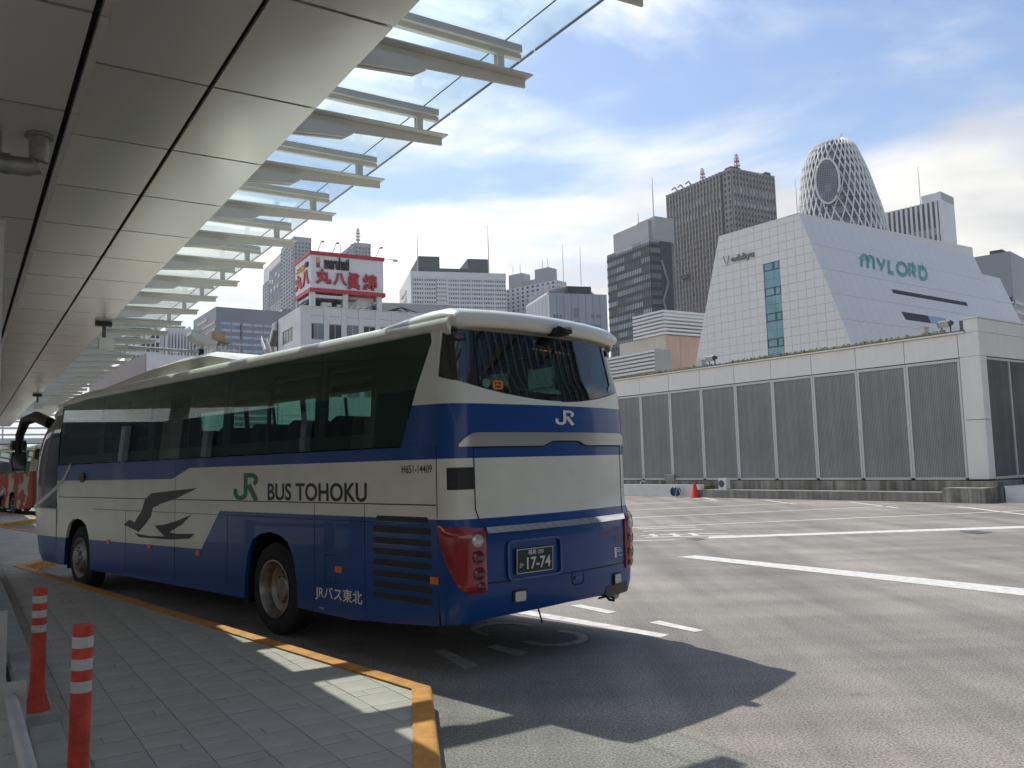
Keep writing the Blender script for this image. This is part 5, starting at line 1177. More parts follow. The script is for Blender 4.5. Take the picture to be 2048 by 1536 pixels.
# ---- grey tower at the right edge
t, h, wr, wl = site('grey_banded_building', 'dark grey building with white horizontal fins at the right edge', (2020, 502), 300, 45, (1948, 516), (2110, 506))
core(t, wr, wl, h, M['grey_clad'], name='walls')
for j in range(9): MB().box(-.9, 0, 0, wl*.55, h-19-2.6*j, h-18.5-2.6*j).build('fin', M['louvre_white'], t); MB().box(-.3, .02, .5, wl*.98, h-18.4-2.6*j, h-16.6-2.6*j).build('window_band', M['win_dark'], t)
for j in range(9): MB().box(.5, wr, -.15, .02, h-19-3.4*j, h-17.6-3.4*j).build('window_band', M['win_dark'], t)
MB().box(2, 10, 3, wl*.6, h, h+1.6).build('roof_plant', M['roof_dark'], t)
# ---- white sloped department store
my = thing('sloped_white_store', 'white tiled store with steep sloping sides and a tall blue window strip', 'building', WD*34.8+WN*62, R(90-53.8))
M['tile'] = mat('white_tile', (.82, .81, .765), .3, var=.04, vscale=.4); M['tile_joint'] = mat('tile_joint', (.40, .41, .41), .8); M['strip_panel'] = mat('white_metal_strip', (.82, .80, .765), .5, 0, var=.04, vscale=.3)
M['aqua'] = mat('aqua_window', (.17, .32, .37), .08, .5, var=.18, vscale=.7); M['pale_glass'] = mat('pale_window', (.38, .45, .45), .1, .4, var=.1); M['sign_green'] = mat('teal_sign', (.03, .40, .30), .5, var=.04)
ZTOP = 22.25; eR = lambda z: 7.8-.35*(ZTOP-z); eL = lambda z: 16.5+.308*(ZTOP-z)
ZT2 = 22.9      # far end of the ridge
cor = [(eR(0), 0), (eL(0), 0), (eL(ZTOP), ZTOP), (eR(ZTOP), ZTOP)]
DEP = 30.5
MB().prism([(a+(.08 if i in (0, 3) else -.08), z-(.06 if z else 0)) for i, (a, z) in enumerate(cor)], lambda a, z: (.06, a, z), lambda a, z: (DEP, a, z)).build('core', M['tile_joint'], my, fix=True)
MB().prism([(a+(.08 if i in (0, 3) else -.08), z-(0 if not z else 2.1)) for i, (a, z) in enumerate([(eR(0), 0), (eL(0), 0), (eL(20.2), ZTOP), (eR(20.2), ZTOP)])], lambda a, z: (DEP, a, z), lambda a, z: (DEP+4, a, z)).build('core', M['tile_joint'], my, fix=True)
rz_ = [ZTOP]+[19.43+.755*k for k in (3, 2, 1, 0)]+[19.43-.755*k for k in range(1, 16)]
wy0, wy1 = 44.8-34.8, 46.5-34.8
cache = {}
for z1, z0 in zip(rz_, rz_[1:]):
    k = -12
    for k in range(-14, 20):
        a0, a1 = wy1+.84*k+.012, wy1+.84*(k+1)-.012
        if z0 < 18.6 and a0 < wy1-.02 and a1 > wy0+.02:
            continue
        p = [(a0, z0+.012), (a1, z0+.012), (a1, z1-.012), (a0, z1-.012)]
        p = clip_poly(p, (eL(0), 0), (eL(ZTOP), ZTOP)); p = clip_poly(p, (eR(ZTOP), ZTOP), (eR(0), 0)) if p else p
        if not p or len(p) < 3: continue
        key = round(z1-z0, 3) if len(p) == 4 and abs(p[0][0]-a0) < 1e-6 and abs(p[1][0]-a1) < 1e-6 and abs(p[2][0]-a1) < 1e-6 and abs(p[3][0]-a0) < 1e-6 else None
        if key and key in cache: me = cache[key]
        else:
            me = MB().prism([(a-a0, z-z0) for a, z in p], lambda a, z: (.06, a, z), lambda a, z: (random.uniform(-.004, .004) if 0 else 0, a, z)).mesh('wall_tile', M['tile'], fix=True)
            if key: cache[key] = me
        o = link('wall_tile', me, my); o.location = (random.uniform(-.006, .004), a0, z0)
# blue window strip with framed openers
zz_ = 18.72; i = 0
while zz_ > 8.5:
    for a0, a1 in ((wy0+.03, wy0+.64), (wy0+.66, wy1-.03)):
        wn = MB().box(.02, .05, a0, a1, zz_-.745+.01, zz_-.01).build('window_pane', M['aqua'], my)
        if i % 3 == 0:
            vs_, fs_ = ribbon([(a0+.05, zz_-.70), (a1-.05, zz_-.70), (a1-.05, zz_-.05), (a0+.05, zz_-.05)], .06, True); MB().add([(.012, a, z) for a, z in vs_], fs_).build('opener_frame', M['roof_dark'], wn)
    zz_ -= .755; i += 1
MB().box(-.01, .055, wy0-.02, wy0+.02, 8, 18.73).box(-.01, .055, wy1-.02, wy1+.02, 8, 18.73).build('reveal', M['grey_clad'], my)
# sloping metal side in long strips
def sp_pt(x, z, off=0.0): # point on the sloping side, off along its outward normal
    n = Vector((0, -1, .35)).normalized(); return Vector((x, eR(z), z))+n*off
zr = [ZTOP, 19.43, 17.16, 14.92, 12.65, 10.4, 8.1]
sw = 1.22
for z1, z0 in zip(zr, zr[1:]):
    for k in range(25):
        x0, x1 = .0+sw*k+.012, sw*(k+1)-.012
        if z1 > 21 and False: continue
        f = lambda z: 0
        me = None
        key = ('s', round(z1, 2))
        if key in cache: me = cache[key]
        else:
            me = MB().prism([(0, 0), (x1-x0, 0), (x1-x0, z1-z0-.03), (0, z1-z0-.03)], lambda a, z: sp_pt(a, z0+z, -.04)-Vector((0, eR(z0), z0)), lambda a, z: sp_pt(a, z0+z, .04)-Vector((0, eR(z0), z0))).mesh('roof_strip', M['strip_panel'], fix=True); cache[key] = me
        o = link('roof_strip', me, my); o.location = (x0, eR(z0), z0+.015)
for z1, z0 in ((20.2, 17.16), (17.16, 14.92), (14.92, 12.65), (12.65, 10.4), (10.4, 8.1)):
    for k in range(3):
        x0 = DEP+.03+1.3*k; MB().prism([(x0, z0+.02), (x0+1.27, z0+.02), (x0+1.27, z1-.02), (x0, z1-.02)], lambda a, z: sp_pt(a, z, -.04), lambda a, z: sp_pt(a, z, .04)).build('roof_strip', M['strip_panel'], my, fix=True)
# ridge flashing rising slightly to the far end, slot and recess windows as raised plates, recess shade in dark colour
MB().prism([(0, eR(ZTOP)), (DEP, eR(ZTOP)), (DEP, eR(ZTOP)+1.2), (0, eR(ZTOP)+1.2)], lambda a, b: (a, b, ZTOP-.02), lambda a, b: (a, b, ZTOP+.08+.03*a)).build('ridge_flashing', M['strip_panel'], my, fix=True)
MB().box(0, .25, eR(ZTOP)+.02, eL(ZTOP), ZTOP+.002, ZTOP+.10).build('parapet_cap', M['strip_panel'], my)
MB().prism([(10.1, 15.92), (23.7, 15.92), (23.7, 16.32), (10.1, 16.32)], lambda a, z: sp_pt(a, z, -.02), lambda a, z: sp_pt(a, z, .055)).build('slot_window', M['roof_dark'], my, fix=True)
for x0, x1, m_ in ((10.3, 14.6, 'roof_dark'), (14.65, 16.1, 'pale_glass'), (16.15, 17.8, 'pale_glass')): MB().prism([(x0, 13.4), (x1, 13.4), (x1, 14.15), (x0-.2 if x0 < 11 else x0, 14.15)], lambda a, z: sp_pt(a, z, -.02), lambda a, z: sp_pt(a, z, .055)).build('window_pane', M[m_], my, fix=True)
# triple line lettering MYLORD
def sgn(x0, x1, zb, zt_):
    let = {'M': ([(0, 0), (0, .62)]+arc(.25, .62, .25, .38, 180, 0, 8)+[(.5, 0)], [(.5, .62)]+arc(.75, .62, .25, .38, 180, 0, 8)+[(1, 0)]), 'Y': ([(.0, 1), (.42, .42)], [(1.0, 1), (.42, .0)]), 'L': ([(.0, 1), (.0, .0), (.9, 0)],),
           'O': (arc(.5, .5, .5, .5, 90, 450, 26),), 'R': ([(0, 0), (0, 1), (.5, 1)]+arc(.5, .74, .35, .26, 90, -90, 8)+[(.3, .48)], [(.35, .48), (.85, 0)]), 'D': ([(0, 0), (0, 1), (.4, 1)]+arc(.4, .5, .5, .5, 90, -90, 12)+[(0.05, 0)],)}
    mb = MB(); lay = [('M', .02, .17), ('Y', .235, .115), ('L', .405, .075), ('O', .525, .145), ('R', .71, .11), ('D', .87, .12)]
    q = 0
    for ch, o_, w_ in lay:
        for path in let[ch]:
            for kk in (-1, 0, 1):
                X_ = x1-x0; Hh = zt_-zb
                P_ = [((o_+px*w_)*X_, py*Hh) for px, py in path]
                v_, f_ = ribbon(P_, .40); nn_ = len(v_)//2
                L_, R_ = v_[:nn_], v_[nn_:]
                cpath = [((a[0]*(1+kk*.75)+b[0]*(1-kk*.75))/2, (a[1]*(1+kk*.75)+b[1]*(1-kk*.75))/2) for a, b in zip(L_, R_)]
                v2, f2 = ribbon(cpath, .085); q += 1
                mb.add([sp_pt(x0+a+.85*b/Hh, zb+b, .07+.0012*q) for a, b in v2], f2)
    return mb
sgn(6.3, 17.8, 18.05, 19.35).build('store_name_sign', M['sign_green'], my)
M['sign_steel'] = mat('sign_steel', (.22, .235, .23), .4, .4)
mb = MB(); text3d(mb, fit_text('odakyu', 2.5, .70, .03), lambda a, b: (-.0, 49.9-34.8-a, 19.42+b), lambda a, b: (-.16, 49.9-34.8-a, 19.42+b))
v_, f_ = ribbon([(0, .85), (.08, .5), (.22, .12)], .10); n_ = len(v_); mb.add([(-.16, 50.75-34.8-a, 19.45+b) for a, b in v_], f_); v_, f_ = ribbon([(.62, .80), (.55, .35), (.40, .02), (.28, -.12)], .12); mb.add([(-.165, 50.75-34.8-a, 19.45+b) for a, b in v_], f_)
mb.build('railway_sign', M['sign_steel'], my, fix=True)
mast(my, 1.0, 8.6, ZTOP, 3.4, r=.035); mast(my, 1.0, 11.4, ZTOP, .8, r=.04)
# ---- pink building with a louvred roof screen
t, h, wr, wl = site('pink_louvred_building', 'pale pink and cream building with white roof louvres left of the sloped store', (1330, 670), 95, 58, (1282, 674), (1420, 672))
M['pink'] = mat('pink_render', (.66, .46, .36), .8, var=.08, vscale=.5, streak=.12); M['cream_wall'] = mat('cream_render', (.60, .56, .47), .8, var=.08, vscale=.5, streak=.12)
MB().box(.06, wr, .06, wl+4, 0, h).build('walls', M['pink'], t); MB().box(-.001, .05, 0, wl+4, 0, h).build('cream_side', M['cream_wall'], t)
for i in range(1, 3): MB().box(wr*i/3-.02, wr*i/3+.02, .03, .07, 0, h-.1).build('joint', M['cream_wall'], t)
MB().box(-.05, .0, wl*.3, wl*.55, h-2.6, h-1.7).build('vent', M['grey_clad'], t)
for j in range(7):
    z = h+.1+.42*j; MB().box(-.35, wr, -.30, -.12, z, z+.22).build('screen_louvre', M['louvre_white'], t); MB().box(-.35, -.17, -.10, wl+1.0, z, z+.22).build('screen_louvre', M['louvre_white'], t)
MB().box(.3, wr, .3, wl, h, h+2.7).build('screen_back', M['roof_pale'], t); 
low = Vector((0, 0, 0))
for j in range(9): MB().box(-3.2, -3.0, -1.5, wl+9, h-5.6+.42*j, h-5.6+.42*j+.24).build('lower_louvre', M['louvre_white'], t)
MB().box(-2.9, -.5, -1.4, wl+9, 0, h-1.9).build('lower_block', M['roof_pale'], t)
MB().lathe([(.22, -.3), (.22, .3), (.0, .3)], (-3.5, wl*.2, h-5.9), (0, 1, 0), 12).build('vent_cowl', M['tower_white'], t)
# ================================================================== ROOFTOP SIGN BUILDING (left)
M['old_white'] = mat('old_white_tile', (.72, .72, .695), .7, var=.08, vscale=.5, streak=.05); M['sign_white'] = mat('sign_white', (.78, .785, .78), .5, var=.03); M['sign_red'] = mat('sign_red', (.50, .045, .06), .5, var=.05); M['sign_yellow'] = mat('sign_yellow', (.75, .42, .02), .5)
t, h, wr, wl = site('white_office_building', 'white office block with an outside stair under the rooftop sign', (602, 612), 112, 60, (557, 622), (905, 640))
SB = t; HB = h
MB().box(.12, wr, .12, wl+3, 0, h).build('core', M['win_dark'], t)
bw = 2.45
def pane(x0, x1, z0, z1, k):
    w = MB().box(x0, x1, .05, .10, z0, z1).build('window', M['win_grey' if k % 3 else 'win_dark'], SB); 
    MB().box((x0+x1)/2-.04, (x0+x1)/2+.04, .0, .049, z0, z1).box(x0, x1, .0, .049, z0, z0+.07).box(x0, x1, .0, .049, z1-.07, z1).build('frame', M['alu'], w)
fl = [(h-4.4, h-2.25), (h-8.3, h-6.2), (h-12.2, h-10.1)]
ztops = [(h-2.22, h-1.2), (h-1.18, h)]
for i in range(10):
    x0 = 1.0+bw*i
    MB().box(x0-.36 if i else -.12, x0+.36, -.12, .11, 0, h).build('pier', M['old_white'], t)
    for z0, z1 in ztops: MB().box(x0+.38, x0+bw-.38, -.05, .11, z0+.01, z1-.01).build('wall_panel', M['old_white'], t)
    for j in range(3):
        pane(x0+.38, x0+bw-.38, fl[j][0], fl[j][1], i+j)
        zt_ = fl[j][0]-.02; zb_ = fl[j+1][1]+.02 if j < 2 else 0
        MB().box(x0+.38, x0+bw-.38, -.05, .11, zb_, zt_).build('wall_panel', M['old_white'], t)
MB().box(-.10, wr, -.16, .3, h+.01, h+.12).build('coping', M['old_white'], t)
# left-hand side
for a0, a1, z0, z1 in ((.12, wl, h-2.2, h), (.12, wl*.32, h-16, h-2.22), (wl*.80, wl, h-16, h-2.22), (wl*.325, wl*.795, h-16, h-4.1)): MB().box(-.06, .11, a0, a1, z0, z1).build('wall_panel', M['old_white'], t)
for i in range(4): a0 = wl*.33+(wl*.46)*i/4; w = MB().box(.05, .10, a0, a0+wl*.11, h-4.08, h-2.24).build('window', M['win_grey'], t); MB().box(.0, .049, a0, a0+.08, h-4.08, h-2.24).build('frame', M['alu'], w)
# stair tower with slanting flights
yb = wl
MB().box(.8, 5, yb+3.2, yb+5.6, 0, h-1.6).build('stair_wall', M['concrete'], t)
MB().box(.6, 4, yb+.02, yb+.6, 0, h-.4).build('stair_wall', M['old_white'], t)
def flight(y0, z0, y1, z1, x0=-.7):
    for dx in (0, .8): MB().prism([(y0, z0), (y1, z1), (y1, z1+.75), (y0, z0+.75)], lambda a, z: (x0+dx, a, z), lambda a, z: (x0+dx+.1, a, z)).build('stair_parapet', M['old_white'], t, fix=True)
    MB().prism([(y0, z0-.2), (y1, z1-.2), (y1, z1-.03), (y0, z0-.03)], lambda a, z: (x0+.12, a, z), lambda a, z: (x0+.78, a, z)).build('stair_flight', M['concrete'], t, fix=True)
    MB().tube([(x0+.05, y0, z0+1.0), (x0+.05, y1, z1+1.0)], .04, 5).build('stair_rail', M['alu'], t)
flight(yb+.7, h-1.5, yb+2.6, h-3.4); flight(yb+.9, h-5.2, yb+3.4, h-3.0, -1.7); flight(yb+.8, h-5.3, yb+2.8, h-7.2)
MB().box(-1.8, .5, yb+.1, yb+1.1, h-5.5, h-5.25).box(-.7, .4, yb+.05, yb+.9, h-1.5, h-.5).build('stair_landing', M['old_white'], t)
for k in range(6): MB().tube([(-1.8, yb+.15+.18*k, h-5.2), (-1.8, yb+.15+.18*k, h-4.3)], .025, 4).build('landing_baluster', M['alu'], t)
MB().tube([(-.2, yb-.12, 5), (-.2, yb-.12, h)], .08, 6).build('downpipe', M['steel'], t)
# roof things: air conditioners, frame hut, planting, steel frame
xs_ = 1.2
for i in range(7):
    x0 = 4.3+.88*i if i else 3.1; w_ = .8 if i else 1.3
    ac = MB().box(x0, x0+w_, .6, 1.8, h+.12, h+.66 if i else h+.85).build('air_conditioner', M['tower_white'], t); MB().box(x0+w_*.55, x0+w_*.9, .57, .6, h+.2, h+.36).build('fan_grille', M['roof_dark'], ac)
# sign box on a frame
u0, v0 = .8, 1.6
st = thing('rooftop_sign', 'big white box sign with red Japanese lettering on a rooftop frame', 'sign', t.matrix_basis @ Vector((0, 0, 0)), R(90-60))
st.location = t.location
zA = hit(624, 580, t.location, Vector(azv(60-90))).z; zS1 = atY(624, 506, 112).z; zS0 = atY(624, 573, 112).z
SL = hit(766, 522, t.location, azv(60-90)); SLx = azv(60).dot(SL-t.location)
c0 = hit(621, 540, t.location, azv(60-90)); sx0 = azv(60).dot(c0-t.location)
lf = hit(591, 545, t.location+azv(60)*sx0, azv(60)); sly = azv(60-90).dot(lf-t.location)
MB().box(sx0, SLx, 0, sly, zS0, zS1).build('sign_box', M['sign_white'], st)
MB().box(sx0-.15, SLx+.15, -.18, sly+.15, zS1+.005, zS1+.5).build('red_band', M['sign_red'], st); MB().box(sx0-.15, SLx+.25, -.18, sly+.15, zS0-.55, zS0-.005).build('red_band', M['sign_red'], st)
WS, HS = SLx-sx0, zS1-zS0
def front(name, txt, fx, fz, fw, fh, m, fat=.0, d0=-.02, d1=-.22):
    mb = MB(); tv = fit_text(txt, fw*WS, fh*HS, fat); text3d(mb, tv, lambda a, b: (sx0+fx*WS+a, d0, zS0+fz*HS+b), lambda a, b: (sx0+fx*WS+a, d1, zS0+fz*HS+b)); return mb.build(name, M[m], st)
front('sign_lettering', 'maruhati', .185, .60, .33, .38, 'logo_dark', .035)
for i, (ch, fx, fz, fw, fh) in enumerate((('丸', .06, .14, .21, .44), ('八', .295, .14, .185, .37), ('眞', .485, .04, .18, .52), ('綿', .70, .05, .20, .50))):
    front('sign_lettering', ch, fx+.006, fz-.008, fw, fh, 'logo_dark', .024 if i > 1 else .04, -.02, -.10); front('sign_lettering', ch, fx, fz, fw, fh, 'sign_red', .019 if i > 1 else .036, -.11, -.28)
gx = lambda f: sx0+f*WS; gz_ = lambda f: zS0+f*HS
sq = MB().box(gx(.075), gx(.175), -.06, -.01, gz_(.62), gz_(.92)).build('sign_emblem', M['grey_clad'], st); MB().box(gx(.08), gx(.122), -.09, -.061, gz_(.775), gz_(.91)).build('emblem_square', M['sign_yellow'], sq); MB().box(gx(.08), gx(.122), -.09, -.061, gz_(.63), gz_(.755)).build('emblem_square', M['sign_red'], sq)
MB().box(gx(.127), gx(.171), -.09, -.061, gz_(.63), gz_(.91)).build('emblem_square', M['sign_white'], sq)
def leftside(txt, fy, fz, fw, fh, m, fat, d0=-.02, d1=-.2):
    mb = MB(); tv = fit_text(txt, fw*sly, fh*HS, fat); text3d(mb, tv, lambda a, b: (sx0+d0, sly*(1-fy)-a, zS0+fz*HS+b), lambda a, b: (sx0+d1, sly*(1-fy)-a, zS0+fz*HS+b)); return mb.build('sign_lettering', M[m], st)
leftside('ふとん', .10, .66, .55, .18, 'sign_yellow', .04); leftside('の', .68, .68, .22, .17, 'logo_dark', .04)
for ch, fy, fw in (('丸', .03, .46), ('八', .52, .42)): leftside(ch, fy, .14, fw, .46, 'sign_red', .035)
for i in range(5): x = sx0+WS*(i+.5)/5; MB().tube([(x, .3, zS1+.45), (x, -1.6, zS1+1.5), (x, -1.9, zS1+1.4)], .05, 5).box(x-.2, x+.2, -2.3, -1.8, zS1+1.3, zS1+1.45).build('sign_lamp', M['alu'], st)
MB().tube([(SLx-1, .5, zS1+.45), (SLx+1.8, .3, zS1+.5)], .05, 5).box(SLx+1.7, SLx+2.3, .1, .5, zS1+.25, zS1+.5).build('sign_lamp', M['alu'], st)
# supporting frame
for x, y in ((sx0+.3, .3), (sx0+WS*.47, .3), (SLx-.6, .3), (sx0+.3, sly-.5), (SLx-.6, sly-.5)): MB().box(x-.35, x+.35, y-.3, y+.3, h, zS0-.56).build('frame_post', M['old_white'], st)
MB().box(sx0+.66, sx0+WS*.46, .1, .5, zS0-1.25, zS0-.85).build('frame_beam', M['old_white'], st); MB().box(sx0+.1, sx0+.5, .62, sly-.82, zS0-1.25, zS0-.85).build('frame_beam', M['old_white'], st)
MB().box(sx0+WS*.5, SLx-1, 1.2, sly-1, h, zS0-.57).build('roof_hut', M['old_white'], st); MB().box(sx0+.7, sx0+WS*.45, 1.6, sly-1, h, zS0-1.3).build('machine_room', M['roof_dark'], st)
MB().box(sx0+WS*.50, sx0+WS*.62, -.6, 1.1, zS0-1.35, zS0-1.25).build('hut_canopy', M['grey_clad'], st)
# roof shrubs and black steel frame further along
shr = thing('roof_shrub', 'small green shrubs on the white office roof edge', 'shrub', t.matrix_basis @ Vector((10.6, .8, h+.1)), R(30))
rnd = random.Random(5); mb = MB()
for i in range(420):
    x = rnd.gauss(0, .8); y = rnd.uniform(-.5, .5); z = abs(rnd.gauss(.2, .16))*(1.0 if abs(x) > .4 else 2.2); s = rnd.uniform(.05, .13); a = Vector((rnd.uniform(-1, 1), rnd.uniform(-1, 1), rnd.uniform(-1, 1))).normalized()*s; b = Vector((rnd.uniform(-1, 1), rnd.uniform(-1, 1), rnd.uniform(-1, 1))).normalized()*s
    c = Vector((x, y, z)); mb.add([c-a, c+b, c+a, c-b], [(0, 1, 2, 3)])
M['leaf'] = mat('shrub_leaf', (.07, .10, .035), .7, var=.5, vscale=8); stuff(mb.build('leaves', M['leaf'], shr)); MB().tube([(0, 0, -.1), (.1, 0, .6)], .05, 5).build('stem', M['steel'], shr)
fr_ = thing('black_roof_frame', 'black steel frame on the white office roof beside the coach roof', 'steel frame', t.matrix_basis @ Vector((12.0, 1.0, h+.1)), R(30))
for p, q in (((0, 0, 0), (2.8, 0, .85)), ((2.8, 0, .85), (6, 0, .1)), ((0, 2, 0), (2.8, 2, .85)), ((2.8, 2, .85), (6, 2, .1)), ((2.8, 0, .85), (2.8, 2, .85)), ((1.4, 0, .4), (2.8, 0, 0)), ((6, 0, .1), (6, 0, -1)), ((2.8, 0, .85), (5, 0, -.3))): MB().tube([p, q], .08, 5).build('bar', M['black'], fr_)
# ---- plain pale building behind
t, h, wr, wl = site('pale_flat_building', 'plain pale low building between the rooftop sign and the white slab', (745, 607), 200, 75, (742, 607), (905, 612))
MB().box(0, wr, 0, 12, 0, h).build('walls', M['roof_pale'], t); MB().box(-.1, wr+.1, -.1, 12.1, h+.01, h+.3).build('coping', M['tower_white'], t)
# ---- grey office with blue window bands
t, h, wr, wl = site('grey_banded_office', 'grey metal office block with pale blue window bands below the canopy tips', (432, 613), 215, 56, (387, 640), (600, 625))
core(t, wr, wl, h, M['grey_clad'], name='walls')
M['band_blue'] = mat('pale_blue_band', (.33, .42, .50), .25, .3, var=.2, vscale=.5)
for j in range(9):
    z = h-4.6-1.75*j
    for i in range(8): MB().box(1.2+wr*i/8, wr*(i+1)/8+.9, -.1, .02, z, z+.72).build('window_band', M['band_blue'], t)
    MB().box(-.1, .02, .6, wl*.95, z+.3, z+1.0).build('window_band', M['win_dark'], t)
MB().box(-.12, .02, wl*.35, wl*.8, h-2.6, h-1.7).build('window_band', M['win_dark'], t)
MB().box(wr*.28, wr*.285, -.3, 0, 0, h-4).build('fin', M['roof_dark'], t); mast(t, 20, 4, h, 3, r=.06); mast(t, 24, 4, h, 3, r=.06)
# ---- far-left blocks seen between the canopy tips and the coach
t, h, wr, wl = site('grey_finned_building', 'grey building with a finned roof crown left of the grey office', (330, 652), 240, 50, (312, 655), (405, 650))
core(t, wr, wl+6, h-9, M['tower_grey'], name='walls'); MB().box(-.3, wr, -.3, wl, h-9, h-2).build('crown', M['grey_clad'], t)
for i in range(12): MB().box(wr*i/12, wr*i/12+.5, -1.6, -.3, h-9, h-.5+.6*(i % 2)).build('crown_fin', M['louvre_white'], t)
for j in range(4):
    for i in range(8): MB().box(wr*(i+.15)/8, wr*(i+.8)/8, -.12, .02, h-19.5-4.6*j, h-17-4.6*j).build('window', M['win_dark'], t)
t, h, wr, wl = site('white_grid_block', 'white grid block with square windows behind the far canopy tips', (262, 650), 205, 50, (250, 652), (319, 655))
core(t, wr, wl, h, M['win_grey']); facade(t, 'R', 0, wr, 0, h, 6, 11, .22, .3, .5, M['tower_white'])
# dark and white roof parapets in front
t, h, wr, wl = site('dark_parapet_building', 'low building with a dark grey side and a white parapet, left above the coach roof', (292.5, 707), 88, 52, (180, 748), (470, 722))
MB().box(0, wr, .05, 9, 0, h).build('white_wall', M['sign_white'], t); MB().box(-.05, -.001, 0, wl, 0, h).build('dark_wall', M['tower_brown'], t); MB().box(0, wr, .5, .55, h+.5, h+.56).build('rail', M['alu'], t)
for i in range(12): MB().tube([(wr*i/12, .52, h), (wr*i/12, .52, h+.5)], .03, 4).build('rail_post', M['alu'], t)
PB = t; hp = h
# water tank on a steel stand
p = atY(434, 712, 100); wt = thing('water_tank', 'tan box water tank on a white steel stand above the coach roof', 'water tank', (p.x, p.y, p.z), R(30))
M['tan'] = mat('tan_tank', (.34, .235, .12), .7, var=.15, vscale=1.5, streak=.2)
k = 100/FPX
MB().box(-13*k, 13*k, -.8, .8, 26*k, 48*k).build('tank', M['tan'], wt); MB().box(-20*k, 22*k, -1, 1, 24*k, 25.9*k).build('platform', M['steel'], wt)
for x in (-14, -5, 6, 15): MB().tube([(x*k, -.7, -2), (x*k, -.7, 24*k)], .06, 5).build('stand_leg', M['fence_white'], wt)
for a, b in ((-14, -5), (-5, 6), (6, 15)): MB().tube([(a*k, -.7, 0), (b*k, -.7, 23*k)], .045, 5).build('brace', M['fence_white'], wt)
MB().tube([(-20*k, -.8, -2), (-20*k, -.8, 52*k)], .05, 5).build('pole', M['alu'], wt)
# roof aerials and floodlights on the parapet
for od, px, hh in (('first', 332, 12), ('second', 351, 20), ('third', 366, 26), ('fourth', 393, 50), ('fifth', 468, 25), ('sixth', 480, 40)):
    p = atY(px, 720, 92); a_ = thing('roof_aerial', od+' thin aerial pole from the left behind the white roof parapet', 'aerial', (p.x, p.y, p.z), 0, 'rooftop aerials behind the parapet'); MB().tube([(0, 0, -1.5), (0, 0, hh*92/FPX)], .05, 5).build('pole', M['alu'], a_); MB().box(-.35, .35, -.04, .04, hh*92/FPX*.75, hh*92/FPX*.75+.12).build('crossbar', M['alu'], a_)
# ---- white louvred parapet and road deck beyond the far end of the walk
dk = thing('viaduct_parapet', 'white railed parapet of the ramp beyond the far end of the terminal', 'parapet', (-42, 62, 0), R(30))
MB().box(-14, 30, 0, .4, 0, 4.3).build('wall', M['concrete'], dk); MB().box(-14, 30, -.1, .5, 4.31, 4.7).build('coping', M['tower_white'], dk)
for j in range(4): MB().box(-14, 30, .1, .2, 4.9+.5*j, 5.05+.5*j).build('rail', M['tower_white'], dk)
for i in range(15): MB().box(-14+3*i, -13.88+3*i, .05, .25, 4.7, 6.9).build('post', M['tower_white'], dk)
# ---- terraced glass tower east of the yard (behind and right of the viewer; mirrored in the coach's rear window)
tw_ = thing('finned_glass_tower', 'tall glass building with dark vertical fins right of the yard', 'building', (62, -55, 0), R(90))
MB().box(0, 84, -30, 0, 0, 40).build('glazing', M['pane_blue'], tw_)
M['fin_dark'] = mat('dark_fin', (.16, .16, .155), .6)
for i in range(29): hh = 40+6*math.sin(i*.33); MB().prism([(0, 0), (1.4, 0), (2.2+.5*math.sin(i*.7), hh*.5), (1.2, hh), (0, hh+1)], lambda a, z: (3*i-.3, a, z), lambda a, z: (3*i+.3, a, z)).build('fin', M['fin_dark'], tw_, fix=True)
for j in range(9): MB().box(0, 84, .0, .35, 3.6+4*j, 4.3+4*j).build('floor_band', M['fin_dark'], tw_)
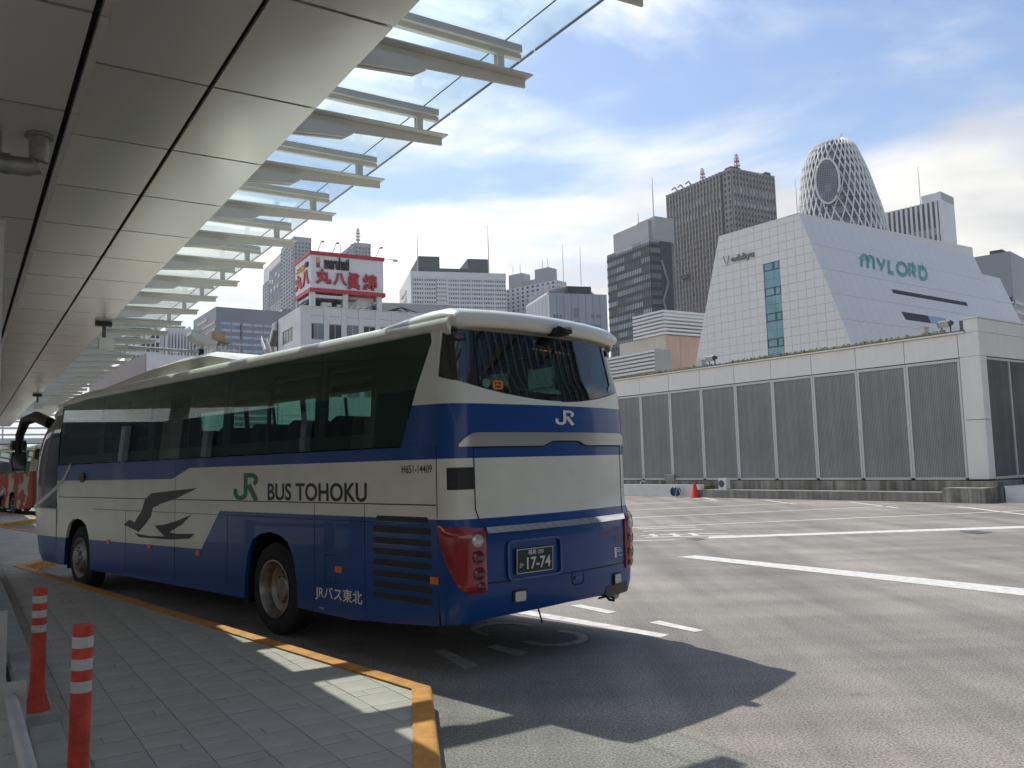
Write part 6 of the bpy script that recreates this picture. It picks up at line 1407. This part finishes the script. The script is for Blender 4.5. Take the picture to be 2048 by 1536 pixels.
# ================================================================== PERSON bending beside the far coach
def person():
    p = gz(3, 1031, 0); t_ = Vector((p.x, p.y, 0))
    sk = bpy.data.meshes.new('person'); 
    V = [(0, 0, .92), (.16, 0, 1.10), (.36, 0, 1.26), (.47, 0, 1.32), (.56, 0, 1.34), (.66, 0, 1.33), (0, -.10, .88), (-.02, -.12, .48), (-.05, -.12, .08), (.10, -.13, .03), (0, .10, .88), (.06, .12, .48), (.04, .12, .08), (.19, .13, .03), (.38, -.18, 1.26), (.44, -.24, 1.0), (.56, -.20, .80), (.38, .18, 1.26), (.46, .24, 1.0), (.58, .20, .80), (.62, -.19, .74), (.64, .19, .74)]
    E_ = [(0, 1), (1, 2), (2, 3), (3, 4), (4, 5), (0, 6), (6, 7), (7, 8), (8, 9), (0, 10), (10, 11), (11, 12), (12, 13), (2, 14), (14, 15), (15, 16), (16, 20), (2, 17), (17, 18), (18, 19), (19, 21)]
    Rd = [.15, .155, .15, .07, .09, .10, .10, .075, .055, .05, .10, .075, .055, .05, .07, .052, .04, .07, .052, .04, .04, .04]
    sk.from_pydata(V, E_, []); ob = bpy.data.objects.new('person', sk); COL.objects.link(ob)
    md = ob.modifiers.new('skin', 'SKIN'); sk.skin_vertices[0].data[0].use_root = True
    for i, r_ in enumerate(Rd): sk.skin_vertices[0].data[i].radius = (r_, r_)
    ob.modifiers.new('sub', 'SUBSURF').levels = 2
    me = bpy.data.meshes.new_from_object(ob.evaluated_get(bpy.context.evaluated_depsgraph_get())); bpy.data.objects.remove(ob)
    for c, nm in (((.62, .63, .65), 'shirt'), ((.03, .03, .035), 'trousers'), ((.45, .27, .2), 'skin'), ((.02, .017, .015), 'hair')): me.materials.append(mat('person_'+nm, c, .8))
    for f in me.polygons:
        c = f.center; f.use_smooth = True
        f.material_index = 1 if (c.z < .93 and c.x < .36) else (3 if (c.x > .50 and c.z > 1.22) else (2 if (c.x > .53 and c.z < .86) else 0))
    o = link('person', me); o.location = t_; o.rotation_euler = (0, 0, R(-12)); tag(o, 'person in white shirt and dark trousers bending forward beside the red coach', 'person')
person()
# ================================================================== AIR: thin city haze round the whole scene
hz = stuff(MB().box(-1600, 1600, -1600, 1600, -1.1, 300).build('haze', None))
m = bpy.data.materials.new('haze_air'); m.use_nodes = True; t_ = m.node_tree; t_.nodes.remove(t_.nodes['Principled BSDF'])
pv = t_.nodes.new('ShaderNodeVolumePrincipled'); pv.inputs['Color'].default_value = (.80, .86, .95, 1); pv.inputs['Density'].default_value = .00014; pv.inputs['Anisotropy'].default_value = .2
t_.links.new(pv.outputs[0], t_.nodes['Material Output'].inputs['Volume']); hz.data.materials.clear(); hz.data.materials.append(m)
cy.volume_bounces = 0
